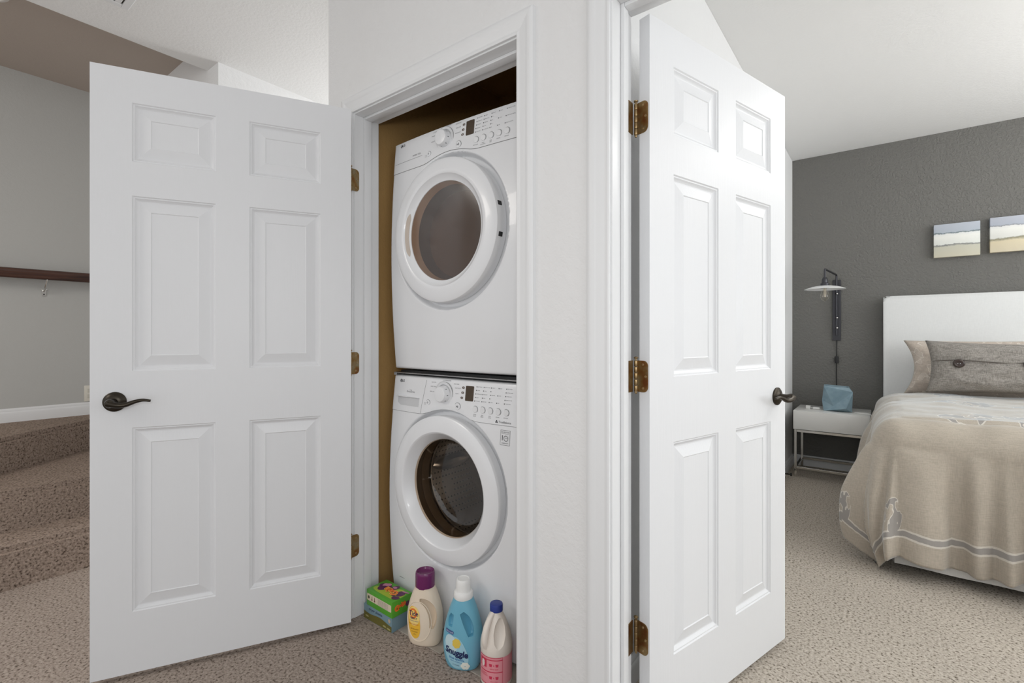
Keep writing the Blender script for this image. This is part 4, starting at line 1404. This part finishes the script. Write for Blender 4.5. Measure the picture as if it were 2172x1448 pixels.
# faceted ceramic box on the nightstand
t = thing('faceted_vase', 'blue-grey faceted ceramic vessel on the nightstand', 'vase', (-0.318, 4.755, 0.540), R(6))
bm = nb()
VV = {k: bm.verts.new(p) for k, p in dict(
    TL=(-0.094, -0.090, 0.203), TR=(0.076, -0.060, 0.194), P=(0.100, -0.066, 0.160), Q=(-0.030, -0.074, 0.042), S=(0.052, -0.128, 0.034),
    BL=(-0.096, -0.062, 0.0), BR=(0.094, -0.070, 0.0), ML=(-0.106, -0.050, 0.085), TRb=(0.080, 0.050, 0.196), TLb=(-0.090, 0.052, 0.205),
    BRb=(0.098, 0.055, 0.0), BLb=(-0.098, 0.058, 0.0)).items()}
for q in ('TL P Q', 'TL TR P', 'TL Q ML', 'ML Q BL', 'Q S BL', 'S BR BL', 'P S Q', 'P BR S', 'TR TRb P', 'P TRb BRb', 'P BRb BR', 'TL ML TLb', 'ML BLb TLb', 'ML BL BLb', 'TLb BLb BRb TRb', 'BL BR BRb BLb'):
    bm.faces.new([VV[k] for k in q.split()])
rim = [VV[k] for k in ('TL', 'TR', 'TRb', 'TLb')]
Ti = [bm.verts.new((v.co.x * 0.86, v.co.y * 0.78, v.co.z - 0.001)) for v in rim]
Td = [bm.verts.new((v.co.x * 0.80, v.co.y * 0.60, 0.10)) for v in rim]
for A, B in ((rim, Ti), (Ti, Td)):
    for i in range(4):
        bm.faces.new((A[i], A[(i + 1) % 4], B[(i + 1) % 4], B[i]))
bm.faces.new(Td)
cer = mat('blue_grey_glaze', (126, 150, 162), 0.32)
base(cer, ramp(cer, noise_tex(cer, pos(cer), 24, 4), [(0.3, lin((120, 146, 158))), (0.75, lin((138, 162, 174)))]))
bmesh.ops.bevel(bm, geom=list(bm.edges), offset=0.0015, segments=1, affect='EDGES')
obj('vessel', bm, cer, t, smooth=False)

# charger and cords on the nightstand
wpl = mat('white_plastic', (232, 231, 228), 0.4)
t = thing('power_adapter', 'small white plug adapter with cord left of the faceted vessel', 'adapter', (-0.515, 4.73, 0.540))
obj('plug', box(nb(), -0.020, 0.012, -0.014, 0.014, 0, 0.026, 0.003, 2), wpl, t)
obj('dimmer', box(nb(), 0.030, 0.080, -0.030, -0.006, 0.001, 0.019, 0.006, 3), wpl, t)
obj('cord', tube(nb(), spline([(0.010, 0.0, 0.010), (0.02, -0.008, 0.012), (0.034, -0.016, 0.011)], 5), 0.0028, 8), wpl, t)
obj('cord', tube(nb(), spline([(0.078, -0.018, 0.008), (0.088, -0.02, 0.004), (0.094, -0.012, 0.0032)], 5), 0.0028, 8), wpl, t)
t = thing('charging_cord', 'thin white cord trailing off the right end of the nightstand', 'cord', (-0.20, 4.72, 0.540))
obj('cord_strand', tube(nb(), spline([(0.0, -0.03, 0.003), (0.03, -0.055, 0.003), (0.06, -0.06, 0.003), (0.094, -0.09, 0.003), (0.106, -0.10, 0.001), (0.1085, -0.103, -0.03)], 6), 0.0027, 8), wpl, t)
obj('cord_strand', tube(nb(), spline([(0.0, -0.02, 0.003), (0.04, -0.030, 0.003), (0.075, -0.034, 0.004), (0.098, -0.05, 0.003)], 6), 0.0027, 8), wpl, t)

# ------------------------------------------------------------------ wall sconce
t = thing('wall_sconce', 'swing-arm wall lamp with a flat white shade and bare clear bulb', 'lamp', (-0.339, 5.0, 0))
obj('back_plate', box(nb(), -0.030, 0.030, -0.014, 0.0, 1.107, 1.624, 0.002, 1), M['gunmetal'], t)
ex, ey, ez = -0.043, -0.50, 1.668
bm = tube(nb(), [(0, -0.030, 1.150), (0, -0.030, 1.640)], 0.0075, 12)
tube(bm, spline([(0, -0.030, 1.630), (0, -0.030, 1.655), (-0.002, -0.04, 1.666), (-0.006, -0.07, 1.668)], 5), 0.0075, 12)
tube(bm, [(-0.005, -0.06, 1.668), (ex, ey, ez)], 0.0075, 12)
tube(bm, spline([(ex * 0.97, ey * 0.97, ez), (ex, ey - 0.006, ez - 0.006), (ex, ey - 0.008, ez - 0.03), (ex, ey - 0.008, ez - 0.085)], 5), 0.0075, 12)
arm = obj('arm', bm, M['gunmetal'], t)
for z in (1.505, 1.300, 1.215):
    obj('knob', lathe(nb(), [(0.0085, -0.040), (0.0085, -0.012)], 12, 'y', (0, 0, z)), M['gunmetal'], t)
    obj('knob', lathe(nb(), [(0, -0.046), (0.006, -0.045), (0.0085, -0.040)], 12, 'y', (0.006, 0, z)), M['chrome'], t)
sx_, sy_ = ex, ey - 0.008
bm = lathe(nb(), [(0.0, 1.604), (0.012, 1.604), (0.014, 1.598), (0.019, 1.592), (0.021, 1.580), (0.022, 1.560), (0.030, 1.556), (0.032, 1.549), (0.030, 1.543), (0.030, 1.520), (0.0, 1.520)], 28, 'z', (sx_, sy_, 0))
obj('socket', bm, M['gunmetal'], t)
bm = lathe(nb(), [(0.028, 1.5385), (0.050, 1.5365), (0.090, 1.5290), (0.125, 1.5165), (0.137, 1.5115), (0.1375, 1.5095), (0.124, 1.5130), (0.090, 1.5240), (0.050, 1.5325), (0.028, 1.5345)], 64, 'z', (sx_, sy_, 0))
obj('shade', bm, M['white_enamel'], t)
bb = obj('bulb', lathe(nb(), [(0.013, 1.522), (0.0135, 1.508), (0.022, 1.490), (0.030, 1.468), (0.031, 1.452), (0.025, 1.432), (0.012, 1.420), (0.004, 1.415), (0, 1.4145)], 32, 'z', (sx_, sy_, 0)), M['bulb_glass'], t)
bm = nb()
for k in range(5):
    a = 2 * PI * k / 5
    tube(bm, [(sx_ + 0.005 * cos(a), sy_ + 0.005 * sin(a), 1.515), (sx_ + 0.016 * cos(a), sy_ + 0.016 * sin(a), 1.450)], 0.0008, 5)
tube(bm, [(sx_, sy_, 1.52), (sx_, sy_, 1.45)], 0.003, 8)
obj('filament', bm, mat('filament_cream', (232, 222, 206), 0.4), bb)
bm = tube(nb(), [(0, -0.012, 1.11), (0.0, -0.010, 0.97), (-0.002, -0.010, 0.80), (-0.004, -0.012, 0.60)], 0.0035, 8)
obj('cord', bm, M['black'], t)
obj('cord_switch', box(nb(), -0.014, 0.014, -0.024, -0.002, 0.915, 0.972, 0.004, 2), M['black'], t)

# ------------------------------------------------------------------ canvases
def canvas(label, x0, x1, z0, z1, seed):
    t = thing('canvas_painting', label, 'painting', ((x0 + x1) / 2, 5.0, z0), group=None)
    hw, hh = (x1 - x0) / 2, z1 - z0
    m = mat('seascape_paint', (220, 218, 210), 0.5)
    tc = N(m, 'ShaderNodeTexCoord')
    sp = N(m, 'ShaderNodeSeparateXYZ')
    L(m, tc.outputs['Object'], sp.inputs[0])
    mp = N(m, 'ShaderNodeMapping')
    mp.inputs['Location'].default_value = (seed * 3.1, 0, seed * 1.7)
    mp.inputs['Scale'].default_value = (1, 1, 1)
    L(m, tc.outputs['Object'], mp.inputs['Vector'])
    n1 = noise_tex(m, mp.outputs[0], 17, 7, 0.7)
    a = N(m, 'ShaderNodeMath', operation='MULTIPLY_ADD')
    L(m, n1, a.inputs[0]); a.inputs[1].default_value = 0.045
    L(m, sp.outputs['Z'], a.inputs[2])
    d = N(m, 'ShaderNodeMath', operation='DIVIDE')
    L(m, a.outputs[0], d.inputs[0]); d.inputs[1].default_value = hh + 0.045
    if seed == 1:
        col = ramp(m, d.outputs[0], [(0.0, lin((206, 200, 178))), (0.34, lin((198, 196, 180))), (0.385, lin((120, 122, 122))), (0.40, lin((222, 224, 218))), (0.60, lin((234, 234, 228))), (0.655, lin((226, 228, 226))), (0.675, lin((86, 104, 108))), (0.70, lin((176, 184, 194))), (0.93, lin((182, 188, 198)))])
    else:
        col = ramp(m, d.outputs[0], [(0.0, lin((212, 202, 178))), (0.34, lin((220, 208, 178))), (0.40, lin((140, 136, 112))), (0.43, lin((224, 224, 218))), (0.62, lin((236, 236, 230))), (0.69, lin((230, 230, 228))), (0.71, lin((128, 132, 138))), (0.73, lin((176, 182, 194))), (0.95, lin((186, 190, 200)))])
    base(m, col)
    bump(m, n1, 0.25, 0.006)
    bm = box(nb(), -hw, hw, -0.042, -0.001, 0, hh, 0.003, 2)
    obj('painted_canvas', bm, m, t)
    bm = box(nb(), -hw + 0.012, hw - 0.012, -0.034, 0.0, 0.012, hh - 0.012)
    obj('stretcher', bm, mat('stretcher_wood', (150, 128, 100), 0.7), t)
canvas('small seascape canvas left of its pair, dark line between grey sky and surf', 0.288, 0.548, 1.748, 2.000, 1)
canvas('seascape canvas cut by the right picture edge, olive line above a tan shore', 0.600, 0.860, 1.756, 2.010, 2)

# ------------------------------------------------------------------ bed
t = thing('bed', 'bed with tall white upholstered headboard against the grey wall', 'bed', (0, 0, 0))
bm = prism(nb(), rrect(-0.022, 1.58, 0.04, 1.462, 0.045, 6, (1, 1, 0, 0)), 4.885, 4.985, 'y')
bmesh.ops.bevel(bm, geom=[e for e in bm.edges if abs(e.verts[0].co.y - e.verts[1].co.y) < 1e-6], offset=0.022, segments=4, affect='EDGES', profile=0.6)
hb = obj('headboard', bm, M['headboard'], t, ang=60)
obj('piping', tube(nb(), spline([(-0.0185, 4.896, 0.10), (-0.0185, 4.896, 0.8), (-0.0185, 4.896, 1.40), (-0.012, 4.896, 1.436), (0.020, 4.896, 1.4585), (0.06, 4.896, 1.4595), (0.8, 4.896, 1.4595), (1.52, 4.896, 1.4595)], 6), 0.0030, 6), M['headboard'], hb)
obj('box_spring', box(nb(), 0.06, 1.50, 3.10, 4.88, 0.10, 0.34, 0.03, 3), M['skirt'], t)
obj('mattress', box(nb(), 0.04, 1.50, 3.08, 4.88, 0.34, 0.655, 0.06, 4), M['sheet'], t)
for x in (0.1, 1.45):
    for y in (3.25, 4.7):
        obj('leg', box(nb(), x, x + 0.05, y, y + 0.05, 0, 0.10, 0.003, 1), M['black'], t)
# skirt hanging around the foot and the sides
bm = nb()
path = [(0.03, 4.80)] + [(0.03, 4.8 - 1.74 * i / 50) for i in range(1, 50)] + [(0.03 + 1.5 * i / 60, 3.06) for i in range(61)] + [(1.53, 3.06 + 1.74 * i / 20) for i in range(1, 21)]
pv = None
for k, (x, y) in enumerate(path):
    w = 0.004 * noise.noise(Vector((x * 6, y * 6, 0)))
    c = [bm.verts.new((x + w * 0.6, y + w, 0.33)), bm.verts.new((x - (0.006 if k < 50 else 0) + w * 1.5, y - (0.008 if 49 < k < 111 else 0) + w * 2, 0.16)), bm.verts.new((x - (0.012 if k < 50 else 0) + w * 2, y - (0.016 if 49 < k < 111 else 0) + w * 3, 0.035))]
    if pv:
        for q in range(2): bm.faces.new((pv[q], c[q], c[q + 1], pv[q + 1]))
    pv = c
obj('bed_skirt', bm, M['skirt'], t)

# duvet: a cloth draped over the bed, parameter (p, q) in cloth metres, fold depth grows with the drop
def duvet_material():
    m = linen('duvet_linen', (184, 174, 160), 0.035, 260, 0.9, 0.3)
    bsdf = m.node_tree.nodes['Principled BSDF']
    basecol = bsdf.inputs['Base Color'].links[0].from_socket
    uv = N(m, 'ShaderNodeUVMap', uv_map='cloth')
    sp = N(m, 'ShaderNodeSeparateXYZ')
    L(m, uv.outputs[0], sp.inputs[0])
    def mth(op, a, b=None, c=None):
        n = N(m, 'ShaderNodeMath', operation=op)
        for i, v in enumerate((a, b, c)):
            if v is None: continue
            if isinstance(v, (int, float)): n.inputs[i].default_value = v
            else: L(m, v, n.inputs[i])
        return n.outputs[0]
    U, V = sp.outputs['X'], sp.outputs['Y']
    wob = mth('MULTIPLY', mth('SUBTRACT', noise_tex(m, uv.outputs[0], 22, 2), 0.5), 0.012)
    e = mth('ADD', mth('MINIMUM', U, V), wob)              # distance in from the hem
    def band(x, lo, hi):
        return mth('MULTIPLY', mth('GREATER_THAN', x, lo), mth('LESS_THAN', x, hi))
    st_o = band(e, 0.098, 0.140)
    st_i = band(e, 0.107, 0.131)
    # motifs: noise shapes inside a few round fields
    spots = [(0.60, 0.205, 0.085), (0.17, 0.60, 0.085), (0.935, 0.80, 0.10), (1.04, 0.93, 0.07), (1.20, 0.95, 0.12), (1.20, 0.74, 0.09), (1.0, 1.5, 0.14), (1.3, 1.45, 0.14), (0.98, 1.9, 0.10), (0.52, 1.45, 0.10)]
    fld = None
    for (a, b, r) in spots:
        dx, dy = mth('SUBTRACT', U, a), mth('SUBTRACT', V, b)
        dd = mth('SQRT', mth('ADD', mth('MULTIPLY', dx, dx), mth('MULTIPLY', dy, dy)))
        f = mth('SUBTRACT', 1.0, mth('DIVIDE', dd, r))
        f = mth('MAXIMUM', f, -0.6)
        fld = f if fld is None else mth('MAXIMUM', fld, f)
    nz = noise_tex(m, uv.outputs[0], 10, 2.0, 0.5)
    h = mth('MINIMUM', mth('MULTIPLY', fld, 0.9), mth('SUBTRACT', 0.15, mth('ABSOLUTE', mth('MULTIPLY', mth('SUBTRACT', nz, 0.47), 1.6))))
    mo = mth('GREATER_THAN', h, 0.0)
    mi = mth('GREATER_THAN', h, 0.038)
    outer = mth('MAXIMUM', st_o, mo)
    inner = mth('MAXIMUM', st_i, mi)
    m1 = N(m, 'ShaderNodeMixRGB')
    L(m, mth('MULTIPLY', outer, 0.75), m1.inputs[0]); L(m, basecol, m1.inputs[1]); m1.inputs[2].default_value = lin((222, 217, 208))
    m2 = N(m, 'ShaderNodeMixRGB')
    bsdf.inputs['Sheen Weight'].default_value = 0.6
    bsdf.inputs['Sheen Roughness'].default_value = 0.35
    bsdf.inputs['Sheen Tint'].default_value = (0.88, 0.95, 1, 1)
    L(m, inner, m2.inputs[0]); L(m, m1.outputs[0], m2.inputs[1]); m2.inputs[2].default_value = lin((160, 155, 150))
    base(m, m2.outputs[0])
    return m
M['duvet'] = duvet_material()
def build_duvet():
    bx0, bx1, by0, by1 = -0.035, 1.54, 3.045, 4.535
    HL, HF = 0.60, 0.62
    Rr = 0.13
    topz = 0.735
    nU, nV = 210, 200
    us = [-HL + (bx1 - bx0 + 2 * HL) * i / nU for i in range(nU + 1)]
    vs = [-HF + (by1 - by0 + HF) * j / nV for j in range(nV + 1)]
    bm = nb()
    uvl = bm.loops.layers.uv.new('cloth')
    G = []
    pr = {}
    Wd = bx1 - bx0
    for v in vs:
        row = []
        for u in us:
            # inner rectangle where the cloth lies flat, inset by the edge radius
            cx = min(max(u, Rr * 0.75), Wd - Rr * 0.75)
            cy = max(v, Rr * 0.75)
            ox, oy = u - cx, v - cy
            d = math.hypot(ox, oy)
            puff = 0.022 * noise.noise(Vector((u * 2.4 + 3, v * 2.4, 1))) + 0.008 * noise.noise(Vector((u * 7, v * 7, 5)))
            if d < 1e-6:
                crown = 0.02 * (1 - ((u - Wd / 2) / (Wd / 2)) ** 2)
                x, y, z = bx0 + u, by0 + v, topz + puff + crown
                if v > by1 - by0 - 0.12:   # thin towards the pillow end
                    z -= 0.05 * ((v - (by1 - by0 - 0.12)) / 0.12) ** 2
            else:
                dx, dy = ox / d, oy / d
                corner = (abs(dx) * abs(dy)) * 2        # 1 on the diagonal
                limit = 0.845
                if d > limit * 0.8:
                    d = limit * 0.8 + (limit * 0.2) * math.tanh((d - limit * 0.8) / (limit * 0.2))
                arc = Rr * PI / 2
                if d < arc:
                    th = d / Rr
                    out, drop = Rr * sin(th), Rr * (1 - cos(th))
                    hang = 0
                else:
                    hang = d - arc
                    out, drop = Rr, Rr + hang
                hf = min(1, hang / 0.5)
                # arc length around the perimeter drives the folds
                s = cx - cy - math.atan2(abs(dx), -dy) * 0.30
                fold = 0.036 * noise.noise(Vector((s * 3.1, 0.4, 2))) + 0.020 * sin(s * 13.0 + 0.6 + 0.8 * hf) + 0.018 * sin(s * 27 + 0.5 - 1.2 * hf) + 0.012 * noise.noise(Vector((s * 11, v * 2.5, 7)))
                val = sum(dp * (-math.exp(-((s - s0) / ww) ** 2) + 0.75 * math.exp(-((s - s0 - 1.5 * ww) / ww) ** 2)) for s0, ww, dp in ((-0.13, 0.035, 0.060), (0.20, 0.030, 0.050), (0.315, 0.026, 0.044), (0.43, 0.03, 0.046), (0.60, 0.03, 0.046), (0.80, 0.04, 0.04), (-0.52, 0.05, 0.05), (-0.9, 0.06, 0.05)))
                q_ = max(0.0, min(1.0, (s - 0.13) / 0.06))
                lap = 0.055 * (1 - q_ * q_ * (3 - 2 * q_)) * max(0.0, 1 + min(0, s + 0.35) * 3)
                bulge = 0.045 * sin(PI * min(1, hang / 0.60)) * (0.45 + 0.55 * abs(dx))
                flare = 0.035 * hf + 0.022
                side = 1.0 if dx < -0.2 else 0.55
                out += hf ** 0.5 * (fold * 1.3 + lap + val * (0.6 + 0.4 * hf)) + bulge * side + flare * hf * (0.15 if dx < -0.8 else 0.6) + puff * 0.6
                # the cloth corner gathers and lifts under at the hem
                if hang > 0.42:
                    out -= 0.10 * (hang - 0.42) * (1 + corner)
                out = max(out, (Rr - 0.004) * min(1.0, d / arc))
                x, y, z = bx0 + cx + dx * out, by0 + cy + dy * out, topz - drop + puff * (1 - hf) + 0.006 * noise.noise(Vector((u * 9, v * 9, 3)))
                # hem rides a little up and down with the folds
                z += hf * 0.018 * sin(s * 9.0 + 2.4)
                z = max(z, 0.012)
            vt = bm.verts.new((x, y, z))
            pr[vt] = (u + HL, v + HF)
            row.append(vt)
        G.append(row)
    for j in range(nV):
        for i in range(nU):
            f = bm.faces.new((G[j][i], G[j][i + 1], G[j + 1][i + 1], G[j + 1][i]))
            for lp in f.loops:
                lp[uvl].uv = pr[lp.vert]
    o = obj('duvet', bm, M['duvet'], None, ang=180)
    md = o.modifiers.new('thick', 'SOLIDIFY')
    md.thickness = 0.010
    md.offset = -1
    tag(o, 'beige linen duvet with grey printed motifs hanging over the bed foot', 'duvet')
build_duvet()

# pillows
def pillow(name, label, cx, cy, cz, w, h, th, tilt, m, seed, cat='pillow', pinch=0.10, rz=0, pz=None):
    pz = pinch if pz is None else pz
    t = thing(name, label, cat, (cx, cy, cz), rz)
    bm = nb()
    nx, nz = 56, 36
    for s in (-1, 1):
        G = []
        for j in range(nz + 1):
            row = []
            for i in range(nx + 1):
                a, b = -1 + 2 * i / nx, -1 + 2 * j / nz
                prof = (max(0, (1 - a ** 4)) * max(0, (1 - b ** 4))) ** 0.55
                # edges bow inward, corners stay out
                x = a * w / 2 * (1 - pinch * 0.5 * (1 - b * b) * abs(a) ** 3)
                z = b * h / 2 * (1 - pz * (1 - a * a) * abs(b) ** 3)
                wr = 0.010 * noise.noise(Vector((a * 3 + seed, b * 3, s))) + 0.006 * noise.noise(Vector((a * 8 + seed, b * 6, s)))
                y = s * (th / 2 * prof + wr * min(1, prof * 2))
                row.append(bm.verts.new((x, y, z + h / 2)))
            G.append(row)
        for j in range(nz):
            for i in range(nx):
                bm.faces.new((G[j][i], G[j][i + 1], G[j + 1][i + 1], G[j + 1][i]))
    bmesh.ops.remove_doubles(bm, verts=bm.verts, dist=0.0008)
    Mx = Matrix.Rotation(tilt, 4, 'X')
    for v in bm.verts: v.co = Mx @ v.co
    obj('pillow_cover', bm, m, t, ang=120)
    return t, Mx
def sham_material():
    m = linen('sham_linen', (194, 182, 170), 0.05, 260)
    bs = m.node_tree.nodes['Principled BSDF']
    bc = bs.inputs['Base Color'].links[0].from_socket
    n = noise_tex(m, pos(m), 16, 1.5)
    band = ramp(m, n, [(0.0, g(0)), (0.530, g(0)), (0.532, g(1)), (0.552, g(1)), (0.554, g(0.25)), (1.0, g(0.25))])
    mx = N(m, 'ShaderNodeMixRGB')
    L(m, band, mx.inputs[0]); L(m, bc, mx.inputs[1]); mx.inputs[2].default_value = lin((220, 212, 202))
    base(m, mx.outputs[0])
    return m
M['sham'] = sham_material()
pillow('sham_pillow', 'large patterned beige pillow sham behind the grey lumbar cushion', 0.46, 4.62, 0.725, 0.72, 0.40, 0.15, R(-14), M['sham'], 2.0, pinch=0.34, pz=0.03)
tl, Mx = pillow('lumbar_cushion', 'long grey tweed lumbar cushion with brown buttons in front', 0.70, 4.36, 0.762, 0.98, 0.36, 0.17, R(-10), M['lumbar'], 5.0, 'cushion', pinch=0.13)
def on_l(x, z, e):
    a, b = x / 0.49, (z - 0.18) / 0.18
    prof = (max(0, 1 - a ** 4) * max(0, 1 - b ** 4)) ** 0.55
    wr = 0.010 * noise.noise(Vector((a * 3 + 5, b * 3, -1))) + 0.006 * noise.noise(Vector((a * 8 + 5, b * 6, -1)))
    return Mx @ Vector((x, -(0.085 * prof - wr * min(1, prof * 2)) - e, z))
bm = nb()
pv = None
for i in range(61):
    x = -0.455 + 0.91 * i / 60
    zz = 0.210 + 0.006 * sin(i * 0.2)
    c = [bm.verts.new(on_l(x, zz + 0.004, 0.001)), bm.verts.new(on_l(x, zz + 0.002, 0.006)), bm.verts.new(on_l(x, zz, 0.006)), bm.verts.new(on_l(x, zz - 0.002, 0.001))]
    if pv:
        for q in range(3): bm.faces.new((pv[q], c[q], c[q + 1], pv[q + 1]))
    pv = c
obj('flap_edge', bm, mat('tweed_dark', (104, 98, 92), 0.9), tl)
wood = mat('brown_button', (58, 46, 42), 0.25)
for x in (-0.325, 0.0, 0.325):
    bm = lathe(nb(), [(0, -0.010), (0.010, -0.0095), (0.020, -0.012), (0.026, -0.009), (0.028, -0.004), (0.024, 0.0), (0, 0.0)], 28, 'y', (0, 0, 0), sx=1.1)
    p = on_l(x, 0.195, 0.003)
    for v in bm.verts: v.co += p
    bt = obj('button', bm, wood, tl)
    bm = nb()
    for dx in (-0.006, 0.006):
        lathe(bm, [(0, -0.0125), (0.002, -0.0120), (0.002, -0.009)], 8, 'y', (p.x + dx, p.y, p.z))
    obj('button_eye', bm, M['pale'], bt)
